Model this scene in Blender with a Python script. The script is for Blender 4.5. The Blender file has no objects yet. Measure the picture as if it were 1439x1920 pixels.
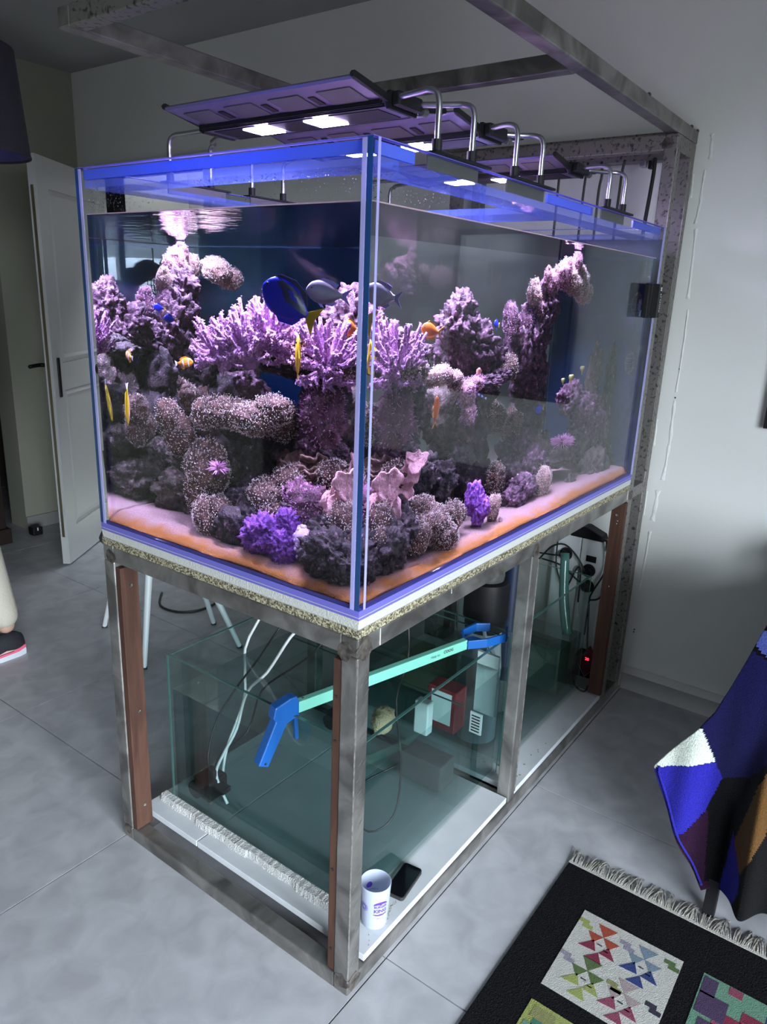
import bpy, bmesh, math, random
from mathutils import Vector, Matrix, noise
random.seed(7)
S = bpy.context.scene
C = S.collection
PI = math.pi
# ------------------------------------------------------------------ camera
F_PX = 1373.937
cd = bpy.data.cameras.new('camera'); cam = bpy.data.objects.new('camera', cd); C.objects.link(cam)
cd.sensor_fit = 'VERTICAL'; cd.sensor_height = 36.0; cd.lens = F_PX / 1920.0 * 36.0
cd.clip_start = 0.05; cd.clip_end = 60
RM = Matrix(((0.593697, 0.20742, -0.777496), (-0.80378, 0.198756, -0.560744), (0.038222, 0.957848, 0.28472)))
cam.matrix_world = Matrix.Translation((-0.97473, -0.74908, 1.47094)) @ RM.to_4x4()
S.camera = cam
# ------------------------------------------------------------------ light and exposure
S.view_settings.view_transform = 'Standard'; S.view_settings.look = 'None'
S.view_settings.exposure = 0.0; S.view_settings.gamma = 1.0
S.view_settings.use_curve_mapping = False
SKY = 37.0                 # overcast daylight outside the window
LED = 190.0               # radiance of the glowing lamp panels
LED_COL = (0.62, 0.50, 1.0, 1)
LED_W = 5.6              # watts of each lens under the panels
LED_BEAM = (0.72, 0.62, 1.0)
WIN = (-2.9, -0.3, 0.05, 2.15)      # window opening in the front wall: x0, x1, z0, z1
YF, YB, XL, XR, HC = -2.75, 3.527, -3.2, 1.735, 2.61
w = bpy.data.worlds.new('world'); S.world = w; w.use_nodes = True
bg = w.node_tree.nodes['Background']; bg.inputs[1].default_value = SKY
wt = w.node_tree; wc = wt.nodes.new('ShaderNodeTexCoord'); wx = wt.nodes.new('ShaderNodeSeparateXYZ'); wr_ = wt.nodes.new('ShaderNodeValToRGB')
wr_.color_ramp.elements[0].position = 0.47; wr_.color_ramp.elements[0].color = (0.05, 0.055, 0.05, 1)      # ground outside
wr_.color_ramp.elements[1].position = 0.53; wr_.color_ramp.elements[1].color = (0.80, 0.90, 1.0, 1)        # overcast sky
wm = wt.nodes.new('ShaderNodeMath'); wm.operation = 'MULTIPLY_ADD'; wm.inputs[1].default_value = 0.5; wm.inputs[2].default_value = 0.5
wt.links.new(wc.outputs['Generated'], wx.inputs[0]); wt.links.new(wx.outputs[2], wm.inputs[0]); wt.links.new(wm.outputs[0], wr_.inputs[0]); wt.links.new(wr_.outputs[0], bg.inputs[0])
pl = bpy.data.lights.new('window_portal', 'AREA'); pl.shape = 'RECTANGLE'
pl.size = WIN[1] - WIN[0]; pl.size_y = WIN[3] - WIN[2]; pl.cycles.is_portal = True
po = bpy.data.objects.new('window_portal', pl); C.objects.link(po)
po.location = ((WIN[0] + WIN[1]) / 2, YF - 0.16, (WIN[2] + WIN[3]) / 2); po.rotation_euler = (PI / 2, 0, 0)
cy = S.cycles
cy.max_bounces = 14; cy.diffuse_bounces = 4; cy.glossy_bounces = 6; cy.transmission_bounces = 12; cy.transparent_max_bounces = 40
cy.caustics_reflective = True; cy.blur_glossy = 1.5; cy.caustics_refractive = False; cy.sample_clamp_indirect = 120.0
# ------------------------------------------------------------------ materials
def mat(name, col, rough=0.5, metal=0.0, var=0.0, scale=20.0, col2=None, bump=0.0, bscale=80.0, spec=0.5, detail=4.0, dist=0.0, stretch=None, ramp=(0.35, 0.65), trans=0.0, sheen=0.0, obj=False):
    m = bpy.data.materials.new(name); m.use_nodes = True
    nt = m.node_tree; b = nt.nodes['Principled BSDF']
    b.inputs['Base Color'].default_value = (*col, 1); b.inputs['Roughness'].default_value = rough
    b.inputs['Metallic'].default_value = metal; b.inputs['Specular IOR Level'].default_value = spec
    if trans: b.inputs['Transmission Weight'].default_value = trans
    if sheen: b.inputs['Sheen Weight'].default_value = sheen; b.inputs['Sheen Roughness'].default_value = 0.4
    if col2 or bump:
        tc = nt.nodes.new('ShaderNodeTexCoord'); src = tc.outputs['Object' if obj else 'Generated']
        geo = nt.nodes.new('ShaderNodeNewGeometry'); src = geo.outputs['Position']
        if stretch:
            mp = nt.nodes.new('ShaderNodeMapping'); mp.inputs['Scale'].default_value = stretch
            nt.links.new(src, mp.inputs['Vector']); src = mp.outputs['Vector']
    if col2:
        n = nt.nodes.new('ShaderNodeTexNoise'); n.inputs['Scale'].default_value = scale; n.inputs['Detail'].default_value = detail
        n.inputs['Distortion'].default_value = dist
        r = nt.nodes.new('ShaderNodeValToRGB')
        r.color_ramp.elements[0].position = ramp[0]; r.color_ramp.elements[1].position = ramp[1]
        r.color_ramp.elements[0].color = (*col, 1); r.color_ramp.elements[1].color = (*col2, 1)
        nt.links.new(src, n.inputs['Vector']); nt.links.new(n.outputs['Fac'], r.inputs['Fac']); nt.links.new(r.outputs['Color'], b.inputs['Base Color'])
    if bump:
        n2 = nt.nodes.new('ShaderNodeTexNoise'); n2.inputs['Scale'].default_value = bscale; n2.inputs['Detail'].default_value = 5
        bp = nt.nodes.new('ShaderNodeBump'); bp.inputs['Strength'].default_value = bump; bp.inputs['Distance'].default_value = 0.01
        nt.links.new(src, n2.inputs['Vector']); nt.links.new(n2.outputs['Fac'], bp.inputs['Height']); nt.links.new(bp.outputs['Normal'], b.inputs['Normal'])
    return m
def voro_mix(m, cols, scale, pos):
    """flakes of several colours (particle board, coral crust)"""
    nt = m.node_tree; b = nt.nodes['Principled BSDF']
    geo = nt.nodes.new('ShaderNodeNewGeometry'); v = nt.nodes.new('ShaderNodeTexVoronoi'); v.inputs['Scale'].default_value = scale
    r = nt.nodes.new('ShaderNodeValToRGB'); e = r.color_ramp.elements
    while len(e) < len(cols): e.new(0.5)
    for i, c in enumerate(cols): e[i].position = pos[i]; e[i].color = (*c, 1)
    sp = nt.nodes.new('ShaderNodeSeparateColor')
    nt.links.new(geo.outputs['Position'], v.inputs['Vector']); nt.links.new(v.outputs['Color'], sp.inputs[0]); nt.links.new(sp.outputs[0], r.inputs['Fac']); nt.links.new(r.outputs['Color'], b.inputs['Base Color'])
    return m
def emis(name, col, s):
    m = bpy.data.materials.new(name); m.use_nodes = True; nt = m.node_tree; nt.nodes.clear()
    o = nt.nodes.new('ShaderNodeOutputMaterial'); e = nt.nodes.new('ShaderNodeEmission')
    e.inputs[0].default_value = col; e.inputs[1].default_value = s; nt.links.new(e.outputs[0], o.inputs[0]); return m
def pane_mat(name, tint, ior=1.5, bump=0.0, bscale=18.0, both=False):
    """thin clear sheet: straight-through light with a Fresnel reflection on its outer side"""
    m = bpy.data.materials.new(name); m.use_nodes = True; nt = m.node_tree; nt.nodes.clear(); N = nt.nodes.new; K = nt.links.new
    o = N('ShaderNodeOutputMaterial'); t = N('ShaderNodeBsdfTransparent'); t.inputs[0].default_value = (*tint, 1)
    g = N('ShaderNodeBsdfGlossy'); g.inputs['Roughness'].default_value = 0.0
    f = N('ShaderNodeFresnel'); f.inputs['IOR'].default_value = ior
    mx = N('ShaderNodeMixShader'); K(t.outputs[0], mx.inputs[1]); K(g.outputs[0], mx.inputs[2]); K(mx.outputs[0], o.inputs[0])
    if both: K(f.outputs[0], mx.inputs[0])
    else:
        geo = N('ShaderNodeNewGeometry'); s = N('ShaderNodeMath'); s.operation = 'SUBTRACT'; s.inputs[0].default_value = 1.0
        p = N('ShaderNodeMath'); p.operation = 'MULTIPLY'
        K(geo.outputs['Backfacing'], s.inputs[1]); K(s.outputs[0], p.inputs[0]); K(f.outputs[0], p.inputs[1]); K(p.outputs[0], mx.inputs[0])
    if bump:
        n2 = N('ShaderNodeTexNoise'); n2.inputs['Scale'].default_value = bscale; n2.inputs['Detail'].default_value = 2
        geo2 = N('ShaderNodeNewGeometry'); bp = N('ShaderNodeBump'); bp.inputs['Strength'].default_value = bump; bp.inputs['Distance'].default_value = 0.02
        K(geo2.outputs['Position'], n2.inputs['Vector']); K(n2.outputs['Fac'], bp.inputs['Height']); K(bp.outputs['Normal'], g.inputs['Normal'])
    return m
def glow_edge(name, col, tcol):
    """ground glass edge / silicone: scatters light; LED glow is put into the edge colours"""
    m = bpy.data.materials.new(name); m.use_nodes = True; nt = m.node_tree; nt.nodes.clear(); N = nt.nodes.new; K = nt.links.new
    o = N('ShaderNodeOutputMaterial'); d = N('ShaderNodeBsdfDiffuse'); d.inputs[0].default_value = (*col, 1)
    t = N('ShaderNodeBsdfTranslucent'); t.inputs[0].default_value = (*tcol, 1); g = N('ShaderNodeBsdfGlossy'); g.inputs['Roughness'].default_value = 0.15
    a = N('ShaderNodeMixShader'); a.inputs[0].default_value = 0.5; b = N('ShaderNodeMixShader'); b.inputs[0].default_value = 0.06
    K(d.outputs[0], a.inputs[1]); K(t.outputs[0], a.inputs[2]); K(a.outputs[0], b.inputs[1]); K(g.outputs[0], b.inputs[2]); K(b.outputs[0], o.inputs[0]); return m
def clear_scatter(name, tint, col, amt):
    m = pane_mat(name, tint); nt = m.node_tree; N = nt.nodes.new; K = nt.links.new
    o = [n for n in nt.nodes if n.type == 'OUTPUT_MATERIAL'][0]; src = o.inputs[0].links[0].from_socket
    d = N('ShaderNodeBsdfDiffuse'); d.inputs[0].default_value = (*col, 1); t = N('ShaderNodeBsdfTranslucent'); t.inputs[0].default_value = (*col, 1)
    a = N('ShaderNodeMixShader'); a.inputs[0].default_value = .5; b = N('ShaderNodeMixShader'); b.inputs[0].default_value = amt
    K(d.outputs[0], a.inputs[1]); K(t.outputs[0], a.inputs[2]); K(src, b.inputs[1]); K(a.outputs[0], b.inputs[2]); K(b.outputs[0], o.inputs[0]); return m
def water_mat(name, col):
    m = bpy.data.materials.new(name); m.use_nodes = True; nt = m.node_tree; nt.nodes.clear()
    o = nt.nodes.new('ShaderNodeOutputMaterial'); g = nt.nodes.new('ShaderNodeBsdfGlass'); g.inputs['IOR'].default_value = 1.333
    g.inputs['Color'].default_value = (*col, 1); g.inputs['Roughness'].default_value = 0.0
    nt.links.new(g.outputs[0], o.inputs[0]); return m
M = {}
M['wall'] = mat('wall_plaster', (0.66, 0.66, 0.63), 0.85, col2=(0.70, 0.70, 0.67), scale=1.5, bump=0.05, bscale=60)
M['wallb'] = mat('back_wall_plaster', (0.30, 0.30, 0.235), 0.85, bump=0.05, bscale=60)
M['wallo'] = mat('low_bounce_wall', (0.10, 0.09, 0.08), 0.8)  # mostly unseen walls, made dark to cut bounce light in the room
M['ceil'] = mat('ceiling_paint', (0.30, 0.30, 0.30), 0.9)
M['filler'] = mat('filler_white', (0.72, 0.72, 0.69), 0.8, bump=0.4, bscale=90)
M['trimw'] = mat('white_trim', (0.50, 0.50, 0.49), 0.45)
M['tile'] = mat('porcelain_tile', (0.34, 0.34, 0.36), 0.42, col2=(0.44, 0.44, 0.46), scale=11.0, detail=10, dist=0.6, bump=0.03, bscale=120)
M['grout'] = mat('dark_grout', (0.06, 0.06, 0.062), 0.9)
M['skirt'] = mat('skirting_tile', (0.27, 0.265, 0.26), 0.5)
M['steel'] = mat('raw_steel', (0.14, 0.132, 0.122), 0.42, 0.75, col2=(0.34, 0.325, 0.305), scale=9, detail=8, dist=1.0, bump=0.04, bscale=160)
M['steeld'] = mat('mill_scale_steel', (0.06, 0.053, 0.05), 0.5, 0.55, col2=(0.22, 0.205, 0.19), scale=85, detail=4, dist=0.3, ramp=(0.34, 0.46), bump=0.05, bscale=120)
M['steelg'] = mat('ground_steel', (0.30, 0.285, 0.255), 0.38, 0.8, col2=(0.62, 0.60, 0.55), scale=60, detail=4)
M['weld'] = mat('weld_burn', (0.045, 0.038, 0.034), 0.6, 0.5, col2=(0.16, 0.14, 0.12), scale=60)
M['wood'] = mat('reddish_wood', (0.05, 0.022, 0.015), 0.65, col2=(0.085, 0.040, 0.026), spec=.25, scale=24, detail=5, dist=1.5, stretch=(1, 1, 0.12))
M['screw'] = mat('screw_steel', (0.7, 0.68, 0.62), 0.25, 1.0)
M['hole'] = mat('dark_hole', (0.01, 0.01, 0.01), 0.9)
M['chip'] = voro_mix(mat('chipboard_edge', (0.4, 0.36, 0.25), 0.85), [(0.03, 0.025, 0.017), (0.09, 0.078, 0.048), (0.21, 0.185, 0.11), (0.42, 0.38, 0.25)], 320, (0, .3, .55, .85))
M['foam'] = mat('white_foam', (0.48, 0.48, 0.445), 0.8, bump=0.25, bscale=220)
M['styro'] = mat('polystyrene', (0.62, 0.62, 0.60), 0.8, bump=0.9, bscale=260)
M['melam'] = mat('white_melamine', (0.58, 0.60, 0.62), 0.4, col2=(0.53, 0.55, 0.57), scale=14)
M['dust'] = mat('dirt', (0.22, 0.19, 0.12), 0.9)
M['edge'] = glow_edge('glow_tinted_edge', (0.27, 0.25, 0.84), (0.30, 0.28, 0.90))  # LED glow piped through the glass is put into this blue
M['edgew'] = glow_edge('glow_tinted_seam', (0.72, 0.70, 0.98), (0.8, 0.8, 1.0))  # glow of the joint put into a near-white tint
M['sil'] = glow_edge('silicone_seam', (0.60, 0.58, 0.97), (0.62, 0.60, 0.98))  # periwinkle LED glow put into the silicone colour
M['gend'] = glow_edge('ground_glass_end', (0.03, 0.10, 0.22), (0.05, 0.25, 0.75))  # glass tint plus LED blue, both put into the colour
M['pane'] = pane_mat('aquarium_glass', (0.975, 0.985, 0.985), 1.16)
M['watside'] = water_mat('reef_water', (0.95, 0.97, 1.0))
M['watend'] = pane_mat('water_end', (0.55, 0.80, 0.95), 1.333, both=True)
M['wattop'] = pane_mat('water_surface', (0.97, 0.98, 1.0), 1.333, bump=0.10, bscale=14, both=True)
M['brace'] = clear_scatter('glass_brace', (0.93, 0.95, 0.99), (0.16, 0.26, 0.92), 0.30)  # blue of the LEDs painted into the clear braces
M['rim_glow'] = glow_edge('rim_glow_blue', (0.16, 0.26, 0.88), (0.14, 0.24, 0.85))  # blue glow above the braces, painted as a strip colour
M['backfilm'] = mat('blue_back_film', (0.009, 0.032, 0.085), 0.35)
M['black'] = mat('black_plastic', (0.008, 0.008, 0.009), 0.5, spec=0.25)
M['blackm'] = mat('black_matte', (0.02, 0.02, 0.021), 0.7)
M['dgrey'] = mat('dark_grey_plastic', (0.07, 0.072, 0.07), 0.5)
M['alu'] = mat('anodised_aluminium', (0.20, 0.18, 0.27), 0.38, 0.7)
M['tubeM'] = mat('steel_tube', (0.42, 0.42, 0.45), 0.3, 1.0)
M['led'] = emis('led_panel', LED_COL, LED)
M['redled'] = emis('red_digits', (1.0, 0.03, 0.06, 1), 2.5)
M['white'] = mat('white_plastic', (0.72, 0.73, 0.74), 0.4)
M['cable'] = mat('black_cable', (0.012, 0.012, 0.012), 0.45)
M['hosew'] = mat('white_hose', (0.72, 0.74, 0.73), 0.4)
M['pvc'] = mat('grey_pvc', (0.30, 0.30, 0.34), 0.35)
M['bluep'] = mat('blue_plastic', (0.006, 0.085, 0.32), 0.38)
M['mint'] = mat('mint_paint', (0.16, 0.48, 0.37), 0.4)
M['print'] = mat('black_print', (0.015, 0.03, 0.03), 0.6)
M['purplep'] = mat('purple_print', (0.10, 0.03, 0.42), 0.5)
M['sumpg'] = pane_mat('sump_glass', (0.94, 0.975, 0.965))
M['sumpe'] = mat('green_glass_edge', (0.05, 0.13, 0.115), 0.15)
M['sumpw'] = pane_mat('sump_water', (0.72, 0.80, 0.81), 1.333, both=False)
M['sumptop'] = pane_mat('sump_water_top', (0.93, 0.97, 0.96), 1.333, both=True)
M['dgreen'] = mat('dark_green_plastic', (0.01, 0.06, 0.035), 0.5)
M['redp'] = mat('red_plastic', (0.11, 0.010, 0.014), 0.5)
M['sponge'] = mat('tan_sponge', (0.38, 0.33, 0.20), 0.9, bump=1.0, bscale=160)
M['dwood'] = mat('dark_wood', (0.02, 0.009, 0.007), 0.5)
M['lampf'] = mat('dark_lamp_fabric', (0.016, 0.014, 0.022), 0.9, bump=0.2, bscale=300)
M['lampi'] = mat('lamp_lining', (0.05, 0.045, 0.16), 0.7)
M['brass'] = mat('brushed_brass', (0.30, 0.27, 0.18), 0.3, 0.9)
# ------------------------------------------------------------------ mesh helpers
class MB:
    def __init__(s): s.v = []; s.f = []; s.m = []; s.cur = 0
    def add(s, vs, fs):
        o = len(s.v); s.v += [tuple(p) for p in vs]; s.f += [tuple(i + o for i in f) for f in fs]; s.m += [s.cur] * len(fs); return s
    def box(s, a, b, R=None, c=None):
        x0, y0, z0 = a; x1, y1, z1 = b
        vs = [Vector(p) for p in ((x0, y0, z0), (x1, y0, z0), (x1, y1, z0), (x0, y1, z0), (x0, y0, z1), (x1, y0, z1), (x1, y1, z1), (x0, y1, z1))]
        if R is not None: vs = [R @ p + Vector(c) for p in vs]
        return s.add(vs, [(0, 3, 2, 1), (4, 5, 6, 7), (0, 1, 5, 4), (1, 2, 6, 5), (2, 3, 7, 6), (3, 0, 4, 7)])
    def tube(s, pts, r, n=8, cap=True, smooth=4):
        pts = [Vector(p) for p in pts]
        rs = list(r) if isinstance(r, (list, tuple)) else [r] * len(pts)
        if smooth and len(pts) > 2:
            q, rr = [], []
            for i in range(len(pts) - 1):
                p0, p1, p2, p3 = pts[max(i - 1, 0)], pts[i], pts[i + 1], pts[min(i + 2, len(pts) - 1)]
                for k in range(smooth):
                    t = k / smooth
                    q.append(0.5 * ((2 * p1) + (p2 - p0) * t + (2 * p0 - 5 * p1 + 4 * p2 - p3) * t * t + (3 * p1 - p0 - 3 * p2 + p3) * t ** 3)); rr.append(rs[i] * (1 - t) + rs[i + 1] * t)
            q.append(pts[-1]); rr.append(rs[-1]); pts, rs = q, rr
        vs, fs = [], []
        d0 = (pts[1] - pts[0]).normalized(); u = d0.orthogonal().normalized()
        for i, p in enumerate(pts):
            d = (pts[min(i + 1, len(pts) - 1)] - pts[max(i - 1, 0)]).normalized()
            u = (u - d * u.dot(d)).normalized(); w_ = d.cross(u)
            for k in range(n):
                a = 2 * PI * k / n; vs.append(p + (u * math.cos(a) + w_ * math.sin(a)) * rs[i])
        for i in range(len(pts) - 1):
            for k in range(n):
                k2 = (k + 1) % n; fs.append((i * n + k, i * n + k2, (i + 1) * n + k2, (i + 1) * n + k))
        if cap: fs.append(tuple(reversed(range(n)))); fs.append(tuple(range((len(pts) - 1) * n, len(pts) * n)))
        return s.add(vs, fs)
    def cyl(s, p0, p1, r0, r1=None, n=20): return s.tube([p0, p1], [r0, r0 if r1 is None else r1], n, True, 0)
    def lathe(s, prof, c=(0, 0, 0), n=32, ax=None, cap=True):
        """profile of (radius, height) about z through c, or about the axis frame ax"""
        vs, fs = [], []
        R = ax if ax is not None else Matrix.Identity(3); c = Vector(c)
        for (r, h) in prof:
            for k in range(n):
                a = 2 * PI * k / n; vs.append(R @ Vector((r * math.cos(a), r * math.sin(a), h)) + c)
        for i in range(len(prof) - 1):
            for k in range(n):
                k2 = (k + 1) % n; fs.append((i * n + k, i * n + k2, (i + 1) * n + k2, (i + 1) * n + k))
        if cap:
            if prof[0][0] > 1e-6: fs.append(tuple(reversed(range(n))))
            if prof[-1][0] > 1e-6: fs.append(tuple(range((len(prof) - 1) * n, len(prof) * n)))
        return s.add(vs, fs)
    def prism(s, poly, d):
        """closed polygon (3D points) extruded by vector d"""
        n = len(poly); d = Vector(d); P = [Vector(p) for p in poly]
        return s.add(P + [p + d for p in P], [tuple(reversed(range(n))), tuple(range(n, 2 * n))] + [(k, (k + 1) % n, n + (k + 1) % n, n + k) for k in range(n)])
    def ball(s, c, r, seg=10, ring=6):
        c = Vector(c); r = Vector(r) if isinstance(r, (tuple, list, Vector)) else Vector((r, r, r)); vs = [c + Vector((0, 0, -r.z))]; fs = []
        for i in range(1, ring):
            t = -PI / 2 + PI * i / ring
            for k in range(seg):
                a = 2 * PI * k / seg; vs.append(c + Vector((r.x * math.cos(t) * math.cos(a), r.y * math.cos(t) * math.sin(a), r.z * math.sin(t))))
        vs.append(c + Vector((0, 0, r.z))); L = len(vs) - 1
        for k in range(seg): k2 = (k + 1) % seg; fs.append((0, 1 + k2, 1 + k)); fs.append((L, L - seg + k, L - seg + k2))
        for i in range(ring - 2):
            for k in range(seg):
                k2 = (k + 1) % seg; a = 1 + i * seg; fs.append((a + k, a + k2, a + seg + k2, a + seg + k))
        return s.add(vs, fs)
    def build(s, name, m, parent=None, smooth=False, bevel=0.0, fixn=True):
        me = bpy.data.meshes.new(name); me.from_pydata(s.v, [], s.f); me.update()
        ms = m if isinstance(m, (list, tuple)) else [m]
        for x in ms: me.materials.append(x)
        if len(ms) > 1: me.polygons.foreach_set('material_index', s.m)
        if fixn:
            bm = bmesh.new(); bm.from_mesh(me); bmesh.ops.recalc_face_normals(bm, faces=bm.faces); bm.to_mesh(me); bm.free()
        if smooth: me.polygons.foreach_set('use_smooth', [True] * len(me.polygons))
        o = bpy.data.objects.new(name, me); C.objects.link(o)
        if bevel:
            b = o.modifiers.new('bevel', 'BEVEL'); b.width = bevel; b.segments = 2; b.limit_method = 'ANGLE'
        if smooth == 'auto':
            me.polygons.foreach_set('use_smooth', [True] * len(me.polygons))
            try: me.set_sharp_from_angle(angle=math.radians(40))
            except Exception: pass
        if parent is not None: setp(o, parent)
        return o
def setp(o, parent):
    bpy.context.view_layer.update() if False else None
    o.parent = parent; o.matrix_parent_inverse = Matrix.Translation(-wl(parent))
def wl(o):
    p = Vector(o.location)
    return p
def tag(o, label=None, cat=None, group=None, kind=None):
    if label: o['label'] = label
    if cat: o['category'] = cat
    if group: o['group'] = group
    if kind: o['kind'] = kind
    return o
def thing(name, label, cat, loc=(0, 0, 0), group=None):
    o = bpy.data.objects.new(name, None); C.objects.link(o); o.location = loc; o.empty_display_size = 0.05
    return tag(o, label, cat, group)
def Rz(a): return Matrix.Rotation(a, 3, 'Z')
def frame(d, up=(0, 0, 1)):
    """3x3 whose x axis is d"""
    d = Vector(d).normalized(); u = Vector(up); y = u.cross(d).normalized(); z = d.cross(y)
    return Matrix((d, y, z)).transposed()
def text_mb(body, size, place, ext=0.0004, bold=False):
    """flat lettering as a mesh; place(x, y) maps the text plane to space"""
    cu = bpy.data.curves.new('t', 'FONT'); cu.body = body; cu.size = size; cu.align_x = 'CENTER'; cu.align_y = 'CENTER'; cu.resolution_u = 3
    if bold: cu.offset = size * 0.03
    o = bpy.data.objects.new('t', cu); C.objects.link(o)
    dg = bpy.context.evaluated_depsgraph_get(); me = bpy.data.meshes.new_from_object(o.evaluated_get(dg))
    mb = MB(); mb.add([place(v.co.x, v.co.y) for v in me.vertices], [tuple(p.vertices) for p in me.polygons])
    bpy.data.objects.remove(o); bpy.data.meshes.remove(me); return mb
# ================================================================== ROOM
def struct(o): o['kind'] = 'structure'; return o
floor = struct(MB().box((XL, YF, -0.12), (XR + 0.1, 5.2, -0.005)).build('floor', M['grout']))
T, G = 0.803, 0.0035
tile_me = {}
def tile(x0, x1, y0, y1):
    k = (round(x1 - x0, 4), round(y1 - y0, 4))
    if k not in tile_me:
        o = MB().box((0, 0, -0.006), (k[0], k[1], 0)).build('tile', M['tile'], floor); tile_me[k] = o.data
    else:
        o = bpy.data.objects.new('tile', tile_me[k]); C.objects.link(o); setp(o, floor)
    o.location = (x0, y0, 0)
xs = [0.133 + T * i for i in range(-5, 3)]; ys = [-0.008 + T * j for j in range(-4, 7)]
for i in range(len(xs) - 1):
    for j in range(len(ys) - 1):
        x0, x1, y0, y1 = max(xs[i] + G / 2, XL), min(xs[i + 1] - G / 2, XR), max(ys[j] + G / 2, YF), min(ys[j + 1] - G / 2, 5.15)
        if x1 > x0 and y1 > y0: tile(x0, x1, y0, y1)
struct(MB().box((XL - .1, YF - .3, HC), (XR + .1, 5.3, HC + .1)).build('ceiling', M['ceil']))
wr = struct(MB().box((XR, YF, 0), (XR + .12, 2.40, HC)).box((XR, 3.27, 0), (XR + .12, YB + .2, HC)).box((XR, 2.40, 2.06), (XR + .12, 3.27, HC)).build('wall_right', M['wall']))
struct(MB().box((XR + .6, 2.2, 0), (XR + .7, 3.5, HC)).box((XR + .12, 2.3, 0), (XR + .6, 2.4, HC)).box((XR + .12, 3.27, 0), (XR + .6, 3.4, HC)).build('wall_closet', M['wallo']))
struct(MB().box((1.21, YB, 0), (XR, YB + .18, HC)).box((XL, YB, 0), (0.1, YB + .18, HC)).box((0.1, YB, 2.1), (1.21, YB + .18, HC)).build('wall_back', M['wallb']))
struct(MB().box((-0.6, 5.0, 0), (2.2, 5.1, HC)).box((1.6, YB + .18, 0), (1.7, 5.0, HC)).box((-.2, YB + .18, 0), (-.1, 5.0, HC)).build('wall_hall', M['wallo']))
struct(MB().box((XL - .12, YF, 0), (XL, 5.2, HC)).build('wall_left', M['wallo']))
x0, x1, z0, z1 = WIN
struct(MB().box((XL, YF - .15, 0), (x0, YF, HC)).box((x1, YF - .15, 0), (XR + .12, YF, HC)).box((x0, YF - .15, z1), (x1, YF, HC)).box((x0, YF - .15, 0), (x1, YF, z0)).build('wall_front', M['wallo']))
mb = MB()
for k in range(4):
    xx = x0 + (x1 - x0) * k / 3; mb.box((xx - .03, YF - .10, z0), (xx + .03, YF - .05, z1))
mb.box((x0, YF - .10, z0), (x1, YF - .05, z0 + .06)).box((x0, YF - .10, z1 - .06), (x1, YF - .05, z1))
win = struct(mb.build('window_1', M['trimw']))
# skirting along the right wall: tile strip with a bevelled cap
sk = struct(MB().box((XR - .012, YF, 0), (XR, -0.005, .068)).build('baseboard_right', M['skirt']))
mb = MB(); mb.prism([(XR - .013, YF, .069), (XR, YF, .069), (XR, YF, .098), (XR - .004, YF, .095)], (0, -YF - .005, 0)); mb.build('cap', M['trimw'], sk)
struct(MB().box((1.21, YB - .012, 0), (XR, YB, .078)).build('baseboard_back', M['skirt']))
# filler marks left on the wall
def ridge(name, pts, wd, th=0.004):
    mb = MB(); r = random.Random(len(pts)); q = []
    for i in range(len(pts) - 1):
        for k in range(5):
            t = k / 5; q.append([pts[i][a] * (1 - t) + pts[i + 1][a] * t for a in (0, 1)])
    q.append(list(pts[-1]))
    L, R_ = [], []
    for y, z in q: a = wd * r.uniform(.35, 1.0); L.append((y - a, z)); R_.append((y + a * r.uniform(.3, 1), z + r.uniform(-.004, .004)))
    n = len(L); vs = [(XR - .0005, y, z) for y, z in L] + [(XR - th, (L[i][0] + R_[i][0]) / 2, q[i][1]) for i in range(n)] + [(XR - .0005, y, z) for y, z in R_]
    mb.add(vs, [(i, i + 1, n + i + 1, n + i) for i in range(n - 1)] + [(n + i, n + i + 1, 2 * n + i + 1, 2 * n + i) for i in range(n - 1)])
    return mb.build(name, M['filler'], wr, smooth=True)
ridge('filler_mark', [(-.037, 2.006), (-.042, 1.93)], .009); ridge('filler_mark', [(-.031, 1.90), (-.031, 1.791), (-.026, 1.734)], .008)
ridge('filler_mark', [(-.031, 1.72), (-.038, 1.496)], .007); ridge('filler_mark', [(-.044, 1.46), (-.047, 1.355), (-.046, 1.18)], .006)
ridge('filler_mark', [(-.045, 1.15), (-.050, 1.0), (-.045, .86)], .010); ridge('filler_mark', [(-.035, .82), (-.03, .70)], .012); ridge('filler_mark', [(-.028, .66), (-.02, .42)], .007)
ridge('filler_mark', [(.004, 1.888), (.002, 1.815)], .006); ridge('filler_mark', [(.006, 1.078), (.004, .981)], .006); ridge('filler_mark', [(.005, .809), (.004, .717)], .005)
for y, z in ((-.030, .714), (-.026, .626), (-.024, .256), (-.023, .245), (-.047, 1.34), (-.046, 1.26), (-.046, 1.16), (-.045, 1.14)):
    MB().lathe([(0.003, 0), (0.0, .0012)], (XR - .001, y, z), 8, Matrix(((0, 0, -1), (0, 1, 0), (1, 0, 0)))).build('screw_hole', M['hole'], wr)
# ---- open panelled door hinged on the right wall
a = math.radians(34.7); dl = Vector((math.cos(a), math.sin(a), 0)); dn = Vector((math.sin(a), -math.cos(a), 0))     # along leaf, towards the camera side
dp = Vector((1.041, 2.784, 0)); DW, DH, DT = 0.83, 2.035, 0.035
DR = Matrix((dl, -dn, Vector((0, 0, 1)))).transposed()      # leaf frame: x along, y away, z up
door = struct(MB().box((0, .004, .008), (DW, DT, DH), DR, dp).build('door_1', M['trimw'])); door['label'] = 'open white panelled door standing ajar behind the aquarium'
def dpart(name, fn, m, **k): mb = MB(); fn(mb); return mb.build(name, m, door, **k)
def rail(mb):
    for (u0, u1, w0, w1) in ((0, .11, .008, DH), (DW - .11, DW, .008, DH), (.11, DW - .11, .008, .20), (.11, DW - .11, DH - .14, DH), (.11, DW - .11, .93, 1.07)):
        mb.box((u0, -.004, w0), (u1, .005, w1), DR, dp)
dpart('door_frame', rail, M['trimw'])
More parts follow.
